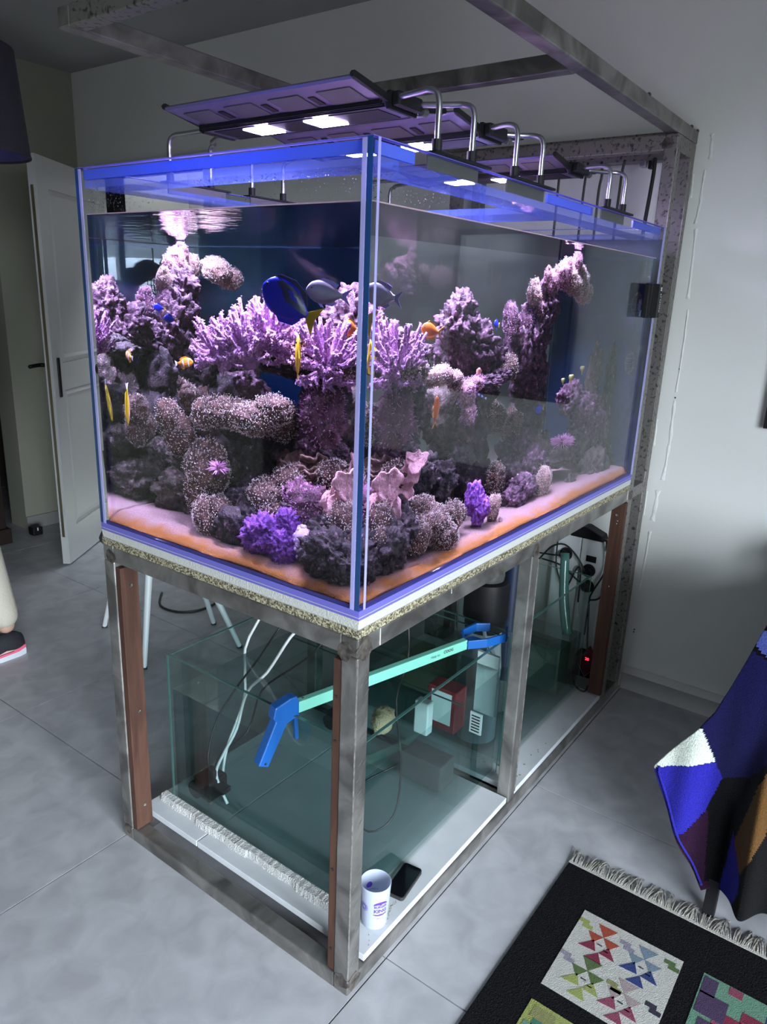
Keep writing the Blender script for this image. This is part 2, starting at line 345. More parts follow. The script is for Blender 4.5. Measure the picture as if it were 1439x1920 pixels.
def pnl(w0, w1):
    def f(mb):
        for (u0, w_0, u1, w_1, y) in ((.11, w0, DW - .11, w1, 0),):
            q = [(.112, .003), (.135, -.004), (.15, .0035)]
            vs, fs = [], []
            for (u, y) in q: 
                d = u - .11
                vs += [(u, y, w0 + d), (DW - u, y, w0 + d), (DW - u, y, w1 - d), (u, y, w1 - d)]
            for r in range(2):
                for k in range(4): fs.append((r * 4 + k, r * 4 + (k + 1) % 4, r * 4 + 4 + (k + 1) % 4, r * 4 + 4 + k))
            fs.append((8, 9, 10, 11)); mb.add([DR @ Vector(v) + dp for v in vs], fs)
    return f
dpart('door_panel', pnl(.20, .93), M['trimw']); dpart('door_panel', pnl(1.07, DH - .14), M['trimw'])
dpart('lock_strip', lambda mb: mb.box((-.0015, .012, .16), (.002, .026, 1.90), DR, dp), M['brass'])
dpart('handle_plate', lambda mb: mb.box((.045, -.012, .90), (.070, -.003, 1.10), DR, dp), M['black'], bevel=.006)
dpart('handle', lambda mb: mb.tube([DR @ Vector(p) + dp for p in ((.055, DT, 1.06), (.055, DT + .045, 1.06), (.03, DT + .055, 1.06), (-.045, DT + .055, 1.06))], .010, 8), M['black'], smooth=True)
dpart('door_knob', lambda mb: mb.lathe([(.028, 0), (.028, .006), (.012, .010), (.012, .03), (.026, .036), (.028, .05), (.018, .06), (0, .062)], DR @ Vector((.535, -.003, 1.0)) + dp, 20, Matrix((dl, Vector((0, 0, 1)), dn)).transposed()), M['black'], smooth=True)
struct(MB().box((XR - .02, 2.34, 0), (XR + .13, 2.40, 2.12)).box((XR - .02, 3.27, 0), (XR + .13, 3.33, 2.12)).box((XR - .02, 2.40, 2.06), (XR + .13, 3.27, 2.12)).build('trim_1', M['trimw']))
# door stop, cabinet, lamp, chair, cable
t = thing('door_stop', 'small black door stop with a white stripe on the floor by the open door', 'door stop', (1.19, 3.39, 0))
MB().box((1.165, 3.37, 0), (1.225, 3.43, .05)).build('base', M['black'], t, bevel=.006); MB().box((1.190, 3.369, .03), (1.197, 3.3705, .049)).build('stripe', M['white'], t)
t = thing('wood_cabinet', 'dark wooden cabinet standing by the hall opening', 'cabinet', (.6, 3.39, 0))
MB().box((.0, 3.36, .09), (1.005, 3.50, 1.02)).build('body', M['dwood'], t, bevel=.004)
MB().box((-.02, 3.345, .0), (1.025, 3.505, .09)).build('plinth', M['dwood'], t, bevel=.004); MB().box((-.02, 3.33, 1.02), (1.022, 3.51, 1.05)).build('top', M['dwood'], t, bevel=.004)
for k in (0, 1): d_ = MB().box((.03 + .49 * k, 3.350, .14), (.48 + .49 * k, 3.362, .98)).build('door', M['dwood'], t, bevel=.003); MB().ball((.44 + .13 * k, 3.342, .6), .012).build('knob', M['brass'], d_, smooth=True)
LX, LY = .115, 1.545
t = thing('pendant_lamp', 'dark purple drum lampshade hanging from the ceiling', 'lamp', (LX, LY, 1.8))
R1, R0, LZ0, LZ1 = .185, .165, 1.803, 2.075
MB().lathe([(R1, LZ0), (R0, LZ1)], (LX, LY, 0), 48, cap=False).build('lamp_shade', M['lampf'], t, smooth=True)
MB().lathe([(R1 - .003, LZ0), (R0 - .003, LZ1)], (LX, LY, 0), 48, cap=False).build('lining', M['lampi'], t, smooth=True)
MB().lathe([(R1 + .001, LZ0), (R1 + .001, LZ0 + .006), (R1 - .004, LZ0 + .006), (R1 - .004, LZ0), (R1 + .001, LZ0)], (LX, LY, 0), 48, cap=False).build('rim', M['lampf'], t)
MB().cyl((LX, LY, 2.0), (LX, LY, HC - .02), .004).build('cord', M['cable'], t); MB().lathe([(.05, 0), (.045, .02)], (LX, LY, HC - .02), 24).build('ceiling_rose', M['white'], t)
mb = MB(); mb.cyl((LX, LY, 1.94), (LX, LY, 2.02), .02); [mb.cyl((LX, LY, 2.05), (LX + R0 * math.cos(q), LY + R0 * math.sin(q), 2.07), .003, n=6) for q in (0, 2.1, 4.2)]; mb.build('socket', M['black'], t)
t = thing('dining_chair', 'chair with white tapered metal legs standing behind the aquarium stand', 'chair', (.83, 1.72, 0))
M['seat'] = mat('chair_seat_grey', (.12, .12, .125), .7)
cx, cyy = .84, 1.74
for (fx, fy, tx, ty) in ((.602, 1.534, .735, 1.64), (.974, 1.384, .90, 1.60), (1.055, 1.643, .96, 1.70), (.72, 1.98, .78, 1.88)):
    lg = MB().tube([(fx, fy, .008), (tx, ty, .44)], [.010, .0165], 16, True, 0).build('leg', M['white'], t, smooth='auto'); MB().cyl((fx, fy, 0), (fx + .003, fy + .003, .012), .0115).build('foot', M['black'], lg)
MB().lathe([(.02, .44), (.20, .445), (.225, .465), (.215, .485), (.0, .48)], (cx, cyy, 0), 32).build('seat', M['seat'], t, smooth=True)
mb = MB(); N_ = 14
for k in range(N_ + 1):
    q = math.radians(10 + 100 * k / N_); 
    for z, r in ((.50, .215), (.80, .235)): mb.v.append((cx + r * math.cos(q), cyy + r * math.sin(q), z))
mb.f = [(2 * k, 2 * k + 2, 2 * k + 3, 2 * k + 1) for k in range(N_)]; mb.m = [0] * N_
o = mb.build('backrest', M['seat'], t, smooth=True); sm = o.modifiers.new('s', 'SOLIDIFY'); sm.thickness = .02
tag(MB().tube([(1.12, 2.10, .006), (1.02, 1.98, .006), (1.03, 1.86, .006), (1.12, 1.80, .006), (1.24, 1.82, .006), (1.34, 1.92, .006), (1.5, 1.95, .006)], .006, 8).build('floor_cable', M['cable'], None, smooth=True), 'black cable looped on the floor behind the chair legs', 'cable')
# framed picture on the right wall (seen as a reflection in the long glass side)
t = thing('framed_picture', 'dark glossy picture in a black frame on the right wall', 'picture', (XR, -.6, 1.1))
M['canvas'] = mat('dark_navy_print', (.006, .012, .035), .12); M['redst'] = mat('dark_red_print', (.07, .012, .016), .3)
MB().box((XR - .028, -.86, 1.095), (XR - .001, -.345, 1.115)).box((XR - .028, -.86, 1.71), (XR - .001, -.345, 1.73)).box((XR - .028, -.86, 1.115), (XR - .001, -.845, 1.71)).box((XR - .028, -.36, 1.115), (XR - .001, -.345, 1.71)).build('frame', M['black'], t)
MB().box((XR - .018, -.845, 1.115), (XR - .002, -.36, 1.71)).build('canvas', M['canvas'], t)
mb = MB(); [mb.box((XR - .0195, -.70 + .018 * k, 1.40), (XR - .0178, -.69 + .018 * k, 1.62)) for k in range(7)]; mb.build('printed_stripes', M['redst'], t)
# ================================================================== STEEL STAND
W, L, H1, H2, H3, H4 = 0.801, 1.509, 0.8576, 0.876, 0.8955, 1.702
Q = 0.040
st = thing('steel_stand', 'raw welded square tube steel stand carrying the aquarium', 'stand', (.85, .4, 0))
def bar(name, a, b, m='steel', par=None): return MB().box(a, b).build(name, M[m], par or st, bevel=.0035)
for (x, y, m) in ((0, 0, 'steel'), (0, W - Q, 'steel'), (.752, 0, 'steel'), (.752, W - Q, 'steel')): bar('post', (x, y, .04), (x + Q, y + Q, H1 - Q), m)
for (x, y) in ((1.512, 0), (1.512, W - Q), (1.672, 0), (1.672, W - Q)): bar('post', (x, y, .04), (x + Q, y + Q, 1.972), 'steeld')
for y in (0, W - Q):
    bar('rail', (0, y, 0), (1.712, y + Q, Q)); bar('rail', (0, y, H1 - Q), (1.512, y + Q, H1)); bar('rail', (1.552, y, H1 - Q), (1.672, y + Q, H1), 'steeld'); bar('rail', (1.552, y, 1.925), (1.672, y + Q, 1.972), 'steeld')
for x in (0, .752, 1.512): bar('crossbar', (x, Q, 0), (x + Q, W - Q, Q)); bar('crossbar', (x, Q, H1 - Q), (x + Q, W - Q, H1))
bar('crossbar', (1.512, Q, 1.925), (1.552, W - Q, 1.972), 'steeld'); bar('crossbar', (1.672, Q, 1.925), (1.712, W - Q, 1.972), 'steeld')
def weldpatch(x, y, z, ax, s, sd):
    mb = MB(); r = random.Random(sd); n = 10; vs = [(0, 0)] + [(s * r.uniform(.6, 1) * math.cos(2 * PI * k / n), s * r.uniform(.6, 1) * math.sin(2 * PI * k / n)) for k in range(n)]
    P = [(x, y + u, z + v) for u, v in vs] if ax == 'x' else [(x + u, y, z + v) for u, v in vs]
    mb.add(P, [(0, 1 + k, 1 + (k + 1) % n) for k in range(n)]); mb.build('weld_burn', M['weld'], st)
for (x, y, z, ax, s, sd) in ((.022, -.0006, .834, 'y', .030, 1), (.022, -.0006, .028, 'y', .026, 2), (-.0006, .020, .034, 'x', .024, 3), (-.0006, .030, .825, 'x', .024, 4), (-.0006, W - .03, .83, 'x', .022, 5), (-.0006, W - .02, .03, 'x', .018, 6), (.77, -.0006, .83, 'y', .026, 7), (1.53, -.0006, .835, 'y', .026, 8), (1.5115, .03, 1.945, 'x', .024, 9)): weldpatch(x, y, z, ax, s, sd)
# ground bright streaks on the near post
mb = MB(); r = random.Random(3)
for k in range(46):
    z = r.uniform(.06, .78); x = r.uniform(.004, .03); l = r.uniform(.004, .013); mb.add([(x, -.0007, z), (x + l, -.0007, z + l * .75), (x + l, -.0007, z + l * .75 + .0012), (x, -.0007, z + .0012)], [(0, 1, 2, 3)])
mb.build('grinding_scratch', M['steelg'], st)['kind'] = 'stuff'
[MB().box((-.0009 + x, -.0009, z0_), (.0012 + x, .0012, z1_)).build('ground_edge', M['steelg'], st) for x, z0_, z1_ in ((0, .05, .80), (.7925, .06, .80), (1.512, .9, 1.93), (1.672, .9, 1.93))]
# reddish wood battens screwed inside the posts
def batten(label, a, b, screws, ax):
    t = thing('wood_batten', label, 'batten', a, 'wood battens on the stand posts'); MB().box(a, b).build('plank', M['wood'], t, bevel=.002)
    for (p, m, r_) in screws: MB().lathe([(r_, 0), (r_ * .9, .0015), (r_ * .3, .0008), (0, .0008)], p, 10, ax).build('screw' if m == 'screw' else 'drill_hole', M[m], t)
AX = Matrix(((0, 0, -1), (0, 1, 0), (1, 0, 0))); AY = Matrix(((1, 0, 0), (0, 0, -1), (0, 1, 0)))
batten('reddish wood batten beside the left stand post', (.003, W - Q - .020, .042), (.053, W - Q - .0005, .805), [((.03, W - Q - .0205, z), 'screw', .005) for z in (.755, .40, .11)], AY)
batten('narrow reddish wood batten beside the near corner post', (.003, .041, .042), (.053, .061, .800), [((.0025, .05, z), 'hole', .003) for z in (.72, .62, .31, .10)], AX)
batten('dark reddish wood batten on the far post beside the wall', (1.492, .0, .062), (1.5115, .048, .812), [((1.4915, .026, .765), 'screw', .005), ((1.4915, .020, .745), 'screw', .003), ((1.4915, .022, .735), 'screw', .003), ((1.4915, .02, .50), 'screw', .003)], AX)
# white drips on the near rail
for x, z0_, wd in ((.068, .822, .0011), (.33, .846, .0007), (1.49, .826, .0011)): MB().tube([(x, -.0008, .858), (x, -.0012, z0_)], [wd, wd * 1.3], 6, True, 0).build('paint_drip', M['foam'], st)
# ---- overhead rack
rk = thing('overhead_rack', 'raw steel overhead frame above the aquarium lamps', 'rack', (.85, .4, 1.975))
Z0, Z1 = 1.9745, 2.0145
bar('beam', (.02, .004, Z0), (XR - .004, .044, Z1), 'steel', rk); bar('beam', (.02, .815, Z0), (XR - .004, .855, Z1), 'steel', rk)
bar('beam', (.02, .044, Z0), (.06, .815, Z1), 'steeld', rk); bar('beam', (.775, .044, Z0), (.815, .815, Z1), 'steel', rk); bar('beam', (1.691, .044, Z0), (1.731, .815, Z1), 'steeld', rk)
mb = MB(); r = random.Random(9)
for k in range(7): mb.ball((.03 + r.random() * .02, .846 - .11 * r.random(), Z1), (.006, .008, .004), 6, 4)
for x in (1.22, 1.65, 1.72): mb.ball((x, .006, Z1), (.012, .005, .005), 6, 4)
mb.build('weld_bead', M['weld'], rk)['kind'] = 'stuff'
# ---- boards under the tank
MCH = MB(); MCH.box((.0, .0, H1 + .0005), (1.511, W, H2)); MCH.m[0] = 1; MCH.m[1] = 1
ch = tag(MCH.build('chipboard_sheet', [M['chip'], M['melam']], None), 'chipboard sheet with raw flaked edges lying on the steel stand', 'board')
mb = MB(); e = .0015; vs = [(e, e, H2 + .0003), (1.510, e, H2 + .0003), (1.510, W - e, H2 + .0003), (e, W - e, H2 + .0003), (0, 0, H3 - .0005), (1.508, 0, H3 - .0005), (1.508, W, H3 - .0005), (0, W, H3 - .0005)]
mb.add(vs, [(0, 3, 2, 1), (4, 5, 6, 7), (0, 1, 5, 4), (1, 2, 6, 5), (2, 3, 7, 6), (3, 0, 4, 7)])
tag(mb.build('foam_mat', M['foam'], None), 'white foam mat between the chipboard and the aquarium', 'mat')
# ================================================================== AQUARIUM
D = .012; GB = H3 + .0185
aq = thing('aquarium', 'large rimless glass reef aquarium glowing blue at its edges', 'aquarium', (L / 2, W / 2, H3))
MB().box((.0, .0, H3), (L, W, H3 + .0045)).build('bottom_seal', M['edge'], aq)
MB().box((-.0003, -.0003, H3 + .0045), (L, W, H3 + .0062)).build('glow_tinted_seam', M['edgew'], aq)
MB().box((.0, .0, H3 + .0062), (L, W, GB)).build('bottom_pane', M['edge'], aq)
MB().box((.0, D, GB), (D, W - D, H4)).build('end_pane', M['pane'], aq)
MB().box((L - D, D, GB), (L, W - D, H4)).build('end_pane', M['pane'], aq)
MB().box((.0005, .0, GB), (L, D, H4)).build('long_pane', M['pane'], aq)
MB().box((.0005, W - D, GB), (L, W, H4)).build('long_pane', M['pane'], aq)
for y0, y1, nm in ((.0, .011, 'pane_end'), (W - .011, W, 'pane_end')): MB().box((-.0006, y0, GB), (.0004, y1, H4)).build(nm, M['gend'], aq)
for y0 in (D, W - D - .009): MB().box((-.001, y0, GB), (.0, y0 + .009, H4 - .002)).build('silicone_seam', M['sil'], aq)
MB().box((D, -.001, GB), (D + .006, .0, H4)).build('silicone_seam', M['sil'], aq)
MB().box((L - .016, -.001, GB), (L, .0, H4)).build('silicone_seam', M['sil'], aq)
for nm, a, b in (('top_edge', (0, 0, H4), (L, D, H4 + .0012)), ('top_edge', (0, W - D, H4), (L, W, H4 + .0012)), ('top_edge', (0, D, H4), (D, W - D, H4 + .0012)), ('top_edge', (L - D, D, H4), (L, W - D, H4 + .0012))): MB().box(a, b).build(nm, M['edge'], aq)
BZ0, BZ1 = 1.664, 1.679
for a, b in (((D, D, BZ0), (.085, W - D, BZ1)), ((L - .085, D, BZ0), (L - D, W - D, BZ1)), ((.085, D, BZ0), (L - .085, .085, BZ1)), ((.085, W - .085, BZ0), (L - .085, W - D, BZ1)), ((.70, .085, BZ0), (.86, W - .085, BZ1))): MB().box(a, b).build('brace', M['brace'], aq)
MB().box((L + .0005, 0, GB), (L + .0015, W, 1.668)).build('back_film', M['backfilm'], aq)
for a, b in (((D, D, 1.681), (D + .006, W - D, 1.700)), ((D, D, 1.681), (.13, D + .006, 1.700)), ((.66, D, 1.681), (.93, D + .006, 1.700)), ((1.24, D, 1.681), (L - D, D + .006, 1.700))): MB().box(a, b).build('rim_glow_strip', M['rim_glow'], aq)  # added strips whose blue stands for the glow behind the rim
# water droplets on the glass above the water line
mb = MB(); r = random.Random(21)
def drop(p, s, ax):
    p = Vector(p); v6 = [Vector((s, 0, 0)), Vector((-s, 0, 0)), Vector((0, s, 0)), Vector((0, -s, 0)), Vector((0, 0, s)), Vector((0, 0, -s * 1.3))]
    v6 = [Vector([c * (.45 if i == ax else 1) for i, c in enumerate(v)]) for v in v6]
    mb.add([p + v for v in v6], [(0, 2, 4), (2, 1, 4), (1, 3, 4), (3, 0, 4), (2, 0, 5), (1, 2, 5), (3, 1, 5), (0, 3, 5)])
for k in range(520):
    z = 1.615 + .045 * r.random() ** .8; y = r.choice((r.uniform(.55, .78), r.uniform(.02, .4), r.uniform(.66, .78))); drop((D + .0006, y, z), r.uniform(.0004, .0013), 0)
for k in range(520):
    z = 1.615 + .047 * r.random(); x = .02 + 1.3 * r.random() ** 2.6; drop((x, D + .0006, z), r.uniform(.0004, .0013), 1)
for k in range(240): drop((r.uniform(.02, .08), r.uniform(.02, .5), BZ0 - .0005), r.uniform(.0006, .002), 2)
for k in range(240): drop((.03 + 1.2 * r.random() ** 2, r.uniform(.02, .08), BZ0 - .0005), r.uniform(.0006, .002), 2)
dm = pane_mat('droplet', (0.85, 0.88, 1.0), 2.4, both=True); o = mb.build('water_droplets', dm, aq, smooth=True); o['kind'] = 'stuff'
# water line scum on the glass
M['scum'] = glow_edge('water_line', (.75, .55, .55), (.6, .5, .6))
WZ = 1.612; g = .0128
MB().box((g - .0005, g, WZ - .001), (g + .0002, W - g, WZ + .0012)).box((g, g - .0005, WZ - .001), (L - g, g + .0002, WZ + .0012)).build('water_line', M['scum'], aq)
mb = MB(); z0_ = GB + .002
mb.add([(g, g, z0_), (L - g, g, z0_), (L - g, W - g, z0_), (g, W - g, z0_), (g, g, WZ), (L - g, g, WZ), (L - g, W - g, WZ), (g, W - g, WZ)], [(0, 3, 2, 1), (0, 1, 5, 4), (1, 2, 6, 5), (2, 3, 7, 6), (3, 0, 4, 7)])
mb.cur = 1; mb.add([(g, g, WZ), (L - g, g, WZ), (L - g, W - g, WZ), (g, W - g, WZ)], [(0, 1, 2, 3)]); mb.m[2] = 2
o = mb.build('aquarium_water', [M['watside'], M['wattop'], M['watend']], None); bm = bmesh.new(); bm.from_mesh(o.data); bmesh.ops.remove_doubles(bm, verts=bm.verts, dist=1e-5); bmesh.ops.recalc_face_normals(bm, faces=bm.faces); bm.to_mesh(o.data); bm.free()
tag(o, 'clear salt water filling the reef aquarium', 'water', kind='stuff')
# ================================================================== SAND AND REEF
def sandz(x, y):
    d = min(x, y) - .014
    return .936 - .019 * math.exp(-(d / .032) ** 1.3 if d > 0 else 0) + .006 * noise.noise(Vector((x * 5, y * 5, 0))) + .0025 * noise.noise(Vector((x * 22, y * 22, 3)))
nx, ny = 120, 64; e = g + .0012; mb = MB(); xs_ = [e + (L - 2 * e) * i / nx for i in range(nx + 1)]; ys_ = [e + (W - 2 * e) * j / ny for j in range(ny + 1)]
vs = [(x, y, sandz(x, y)) for x in xs_ for y in ys_]; n0 = len(vs); zb = z0_ + .0006
fs = [(i * (ny + 1) + j, (i + 1) * (ny + 1) + j, (i + 1) * (ny + 1) + j + 1, i * (ny + 1) + j + 1) for i in range(nx) for j in range(ny)]
ring = [(i, 0) for i in range(nx)] + [(nx, j) for j in range(ny)] + [(i, ny) for i in range(nx, 0, -1)] + [(0, j) for j in range(ny, 0, -1)]
vs += [(xs_[i], ys_[j], zb) for i, j in ring]; nr = len(ring)
for k in range(nr):
    a_, b_ = ring[k], ring[(k + 1) % nr]; fs.append((a_[0] * (ny + 1) + a_[1], n0 + k, n0 + (k + 1) % nr, b_[0] * (ny + 1) + b_[1]))
fs.append(tuple(n0 + k for k in range(nr))); mb.add(vs, fs)
ms = mat('coral_sand', (.25, .165, .16), .9, col2=(.38, .26, .25), scale=260, detail=3, bump=.5, bscale=420)
nt = ms.node_tree; b_ = nt.nodes['Principled BSDF']; old = b_.inputs['Base Color'].links[0].from_socket; N = nt.nodes.new; K = nt.links.new
geo = N('ShaderNodeNewGeometry'); sx = N('ShaderNodeSeparateXYZ'); K(geo.outputs['Position'], sx.inputs[0])
mn = N('ShaderNodeMath'); mn.operation = 'MINIMUM'; K(sx.outputs[0], mn.inputs[0]); K(sx.outputs[1], mn.inputs[1])
no = N('ShaderNodeTexNoise'); no.inputs['Scale'].default_value = 14; no.inputs['Detail'].default_value = 5; K(geo.outputs['Position'], no.inputs['Vector'])
m1 = N('ShaderNodeMath'); m1.operation = 'MULTIPLY_ADD'; m1.inputs[1].default_value = .13; m1.inputs[2].default_value = -.065; K(no.outputs['Fac'], m1.inputs[0])
m2 = N('ShaderNodeMath'); m2.operation = 'ADD'; K(mn.outputs[0], m2.inputs[0]); K(m1.outputs[0], m2.inputs[1])
mr = N('ShaderNodeMapRange'); mr.inputs[1].default_value = .030; mr.inputs[2].default_value = .085; mr.inputs[3].default_value = 1; mr.inputs[4].default_value = 0; K(m2.outputs[0], mr.inputs[0])
mx = N('ShaderNodeMixRGB'); mx.inputs[2].default_value = (.30, .115, .012, 1); K(mr.outputs[0], mx.inputs[0]); K(old, mx.inputs[1]); K(mx.outputs[0], b_.inputs['Base Color'])
tag(mb.build('sand_bed', ms, None, smooth=True, fixn=True), 'pink coral sand bed stained orange along the glass', 'sand', kind='stuff')
REEF = {
'K':[(0.2,0.548,1.069,0.058,0.064),(0.19,0.574,1.014,0.034,0.058)],
'K2':[(0.12,0.497,0.974,0.04,0.045),(0.13,0.468,0.997,0.034,0.029)],
'Kd':[(0.11,0.413,0.975,0.041,0.041),(0.12,0.454,0.946,0.029,0.029)],
'Ka':[(0.14,0.472,1.087,0.032,0.027)],
'Kb':[(0.32,0.621,1.071,0.067,0.04),(0.36,0.558,1.024,0.067,0.08)],
'H':[(0.1,0.308,0.975,0.052,0.041),(0.085,0.249,0.968,0.033,0.038),(0.11,0.249,1.01,0.031,0.031)],
'G':[(0.2,0.349,1.036,0.056,0.045),(0.23,0.306,1.064,0.049,0.046),(0.19,0.319,1.007,0.054,0.035)],
'Gd':[(0.17,0.386,0.978,0.06,0.048),(0.22,0.451,0.996,0.05,0.037),(0.18,0.253,0.999,0.057,0.045)],
'Gm':[(0.17,0.226,1.052,0.046,0.038),(0.19,0.267,1.059,0.029,0.027)],
'I':[(0.095,0.196,0.995,0.021,0.024),(0.09,0.198,0.971,0.015,0.02)],
'J':[(0.09,0.128,0.979,0.063,0.048),(0.08,0.085,0.964,0.037,0.037),(0.16,0.184,0.999,0.055,0.044)],
'Jp':[(0.16,0.13,1.028,0.038,0.045),(0.13,0.093,1.002,0.025,0.031)],
'Fp':[(0.27,0.213,1.104,0.041,0.029)],
'F1':[(0.235,0.211,1.08,0.051,0.058)],
'F2':[(0.33,0.207,1.104,0.034,0.041)],
'F3':[(0.27,0.292,1.105,0.053,0.026)],
'F4':[(0.31,0.38,1.094,0.029,0.022)],
'E':[(0.36,0.296,1.235,0.057,0.071),(0.36,0.301,1.152,0.048,0.06),(0.36,0.305,1.314,0.047,0.047)],
'Em':[(0.31,0.274,1.218,0.051,0.065)],
'Ep':[(0.3,0.293,1.153,0.035,0.023),(0.33,0.254,1.138,0.042,0.023)],
'D1':[(0.3,0.377,1.194,0.038,0.043)],
'D2':[(0.32,0.48,1.186,0.065,0.035),(0.33,0.43,1.216,0.049,0.032)],
'D3':[(0.3,0.569,1.193,0.044,0.034),(0.3,0.622,1.176,0.032,0.034),(0.31,0.524,1.19,0.043,0.033)],
'Dd':[(0.42,0.493,1.107,0.078,0.078),(0.42,0.427,1.103,0.064,0.064),(0.4,0.532,1.155,0.079,0.047)],
'A1':[(0.27,0.552,1.343,0.058,0.063)],
'A2':[(0.26,0.464,1.361,0.068,0.07)],
'A3':[(0.29,0.412,1.386,0.053,0.058)],
'Ad':[(0.36,0.505,1.303,0.115,0.036),(0.38,0.406,1.305,0.074,0.049),(0.36,0.624,1.287,0.067,0.024)],
'B1':[(0.3,0.351,1.351,0.042,0.052)],
'B2':[(0.28,0.253,1.343,0.056,0.07)],
'Bt':[(0.34,0.309,1.37,0.058,0.03),(0.36,0.25,1.346,0.041,0.028)],
'Bp':[(0.32,0.213,1.318,0.04,0.022)],
'C':[(0.611,0.36,1.444,0.04,0.04),(0.6,0.36,1.406,0.059,0.053),(0.681,0.38,1.353,0.078,0.064),(0.779,0.4,1.309,0.064,0.052),(0.608,0.4,1.329,0.054,0.054)],
'O':[(0.471,0.27,1.298,0.04,0.027),(0.527,0.27,1.282,0.031,0.028),(0.438,0.28,1.291,0.02,0.022)],
'Od':[(0.553,0.36,1.205,0.058,0.079),(0.631,0.38,1.156,0.069,0.083),(0.637,0.42,1.068,0.07,0.084)],
'Op':[(0.569,0.26,1.242,0.037,0.034),(0.577,0.25,1.204,0.029,0.032),(0.618,0.28,1.269,0.04,0.021)],
'Br':[(0.698,0.3,1.266,0.05,0.021),(0.779,0.32,1.278,0.038,0.019)],
'P':[(0.832,0.33,1.295,0.03,0.035),(0.801,0.33,1.283,0.02,0.023)],
'Q5':[(0.925,0.37,1.347,0.062,0.077),(0.992,0.37,1.389,0.063,0.079),(1.012,0.4,1.268,0.071,0.08),(1.03,0.36,1.462,0.058,0.058)],
'Q4':[(0.837,0.35,1.419,0.033,0.05),(0.933,0.36,1.412,0.037,0.056),(1.005,0.36,1.433,0.035,0.041)],
'Q3':[(0.948,0.35,1.486,0.031,0.04)],
'Q1':[(1.138,0.29,1.575,0.028,0.037),(1.08,0.3,1.544,0.042,0.042),(1.028,0.32,1.52,0.029,0.042),(1.001,0.33,1.54,0.019,0.022)],
'Q2':[(1.117,0.29,1.524,0.04,0.04),(1.187,0.3,1.541,0.027,0.037)],
'Q6':[(0.974,0.33,1.448,0.019,0.022)],
'S1':[(0.879,0.46,1.146,0.065,0.052),(0.999,0.46,1.11,0.065,0.065),(0.813,0.46,1.13,0.036,0.045)],
'M':[(0.338,0.12,0.989,0.068,0.052),(0.372,0.09,0.953,0.053,0.041),(0.272,0.1,0.976,0.041,0.046),(0.434,0.13,0.985,0.045,0.045),(0.327,0.15,1.03,0.042,0.028)],
'Md':[(0.16,0.1,0.981,0.054,0.056),(0.236,0.13,0.993,0.045,0.045)],
'M2':[(0.356,0.22,1.091,0.055,0.043),(0.475,0.26,1.054,0.059,0.043),(0.607,0.34,1.066,0.055,0.055)],
'N':[(0.546,0.12,0.982,0.034,0.037),(0.534,0.14,1.009,0.031,0.039)],
'Nb':[(0.614,0.12,0.968,0.03,0.043)],
'T0':[(1.169,0.3,1.052,0.075,0.034)],
'T1':[(1.177,0.34,1.014,0.104,0.042),(1.07,0.38,1.026,0.073,0.067),(1.397,0.36,1.0,0.075,0.064)],
'T2':[(1.005,0.4,1.034,0.049,0.065),(0.9,0.36,0.989,0.062,0.047),(1.008,0.34,0.99,0.081,0.065)],
'T3':[(0.954,0.18,0.971,0.044,0.053)],
'T4':[(0.773,0.3,1.008,0.044,0.047)],
'T5':[(0.858,0.22,0.969,0.061,0.039),(0.798,0.2,0.952,0.053,0.033)],
'T6':[(1.378,0.22,0.921,0.093,0.082),(1.543,0.24,0.911,0.071,0.079),(1.17,0.2,0.914,0.041,0.038)],
'T7':[(1.39,0.36,1.109,0.093,0.074),(1.542,0.34,1.058,0.086,0.098),(1.312,0.4,1.167,0.072,0.054)],
'T8':[(1.558,0.3,1.188,0.043,0.098),(1.558,0.3,1.26,0.039,0.078),(1.396,0.34,1.25,0.037,0.085)],
}
def cm(name, c1, c2, scale=60, c3=None, **k):
    m = mat(name, c1, .75, col2=c2, scale=scale, bump=.6, bscale=220, ramp=(.38, .62), detail=6, **k)
    if c3:
        r = [n for n in m.node_tree.nodes if n.type == 'VALTORGB'][0]; e_ = r.color_ramp.elements.new(.72); e_.color = (*c3, 1)
    return m
M['rockp'] = cm('coralline_rock', (.035, .018, .028), (.17, .085, .14), 60, (.70, .44, .58))
M['rockd'] = cm('dark_live_rock', (.012, .009, .011), (.055, .036, .044), 60, (.34, .22, .30))
M['rockb'] = cm('brown_live_rock', (.025, .019, .016), (.10, .072, .06), 60, (.36, .26, .30))
M['knob'] = cm('purple_coralline', (.13, .035, .26), (.30, .10, .48), 50, (.46, .20, .60))
M['pinkr'] = cm('pink_crust', (.14, .065, .075), (.40, .22, .23), 45, (.62, .40, .46))
M['polyb'] = cm('brown_polyp_flesh', (.045, .021, .016), (.13, .066, .050), 40, (.19, .10, .08))
M['polyt'] = mat('polyp_tips', (.80, .74, .66), .7)
M['sinf'] = cm('pink_leather_flesh', (.33, .17, .35), (.48, .26, .47), 70)
M['sint'] = mat('pink_polyps', (.78, .50, .74), .7)
M['plate'] = cm('pink_plate_coral', (.60, .33, .34), (.78, .50, .50), 90)
M['lett'] = cm('tan_lettuce_coral', (.17, .10, .078), (.32, .21, .17), 60)
M['mush'] = cm('mauve_mushroom', (.06, .024, .04), (.15, .06, .10), 60)
M['anem'] = mat('mauve_tentacles', (.60, .30, .52), .6)
M['bub'] = mat('lilac_bubbles', (.66, .50, .74), .4, sheen=.2)
ICO = {}
def ico(sub):
    if sub not in ICO:
        bm = bmesh.new(); bmesh.ops.create_icosphere(bm, subdivisions=sub, radius=1); bm.verts.ensure_lookup_table()
        ICO[sub] = ([v.co.copy() for v in bm.verts], [tuple(v.index for v in f.verts) for f in bm.faces]); bm.free()
    return ICO[sub]
LIM = (g + .003, L - g - .003, W - g - .003, WZ - .004)
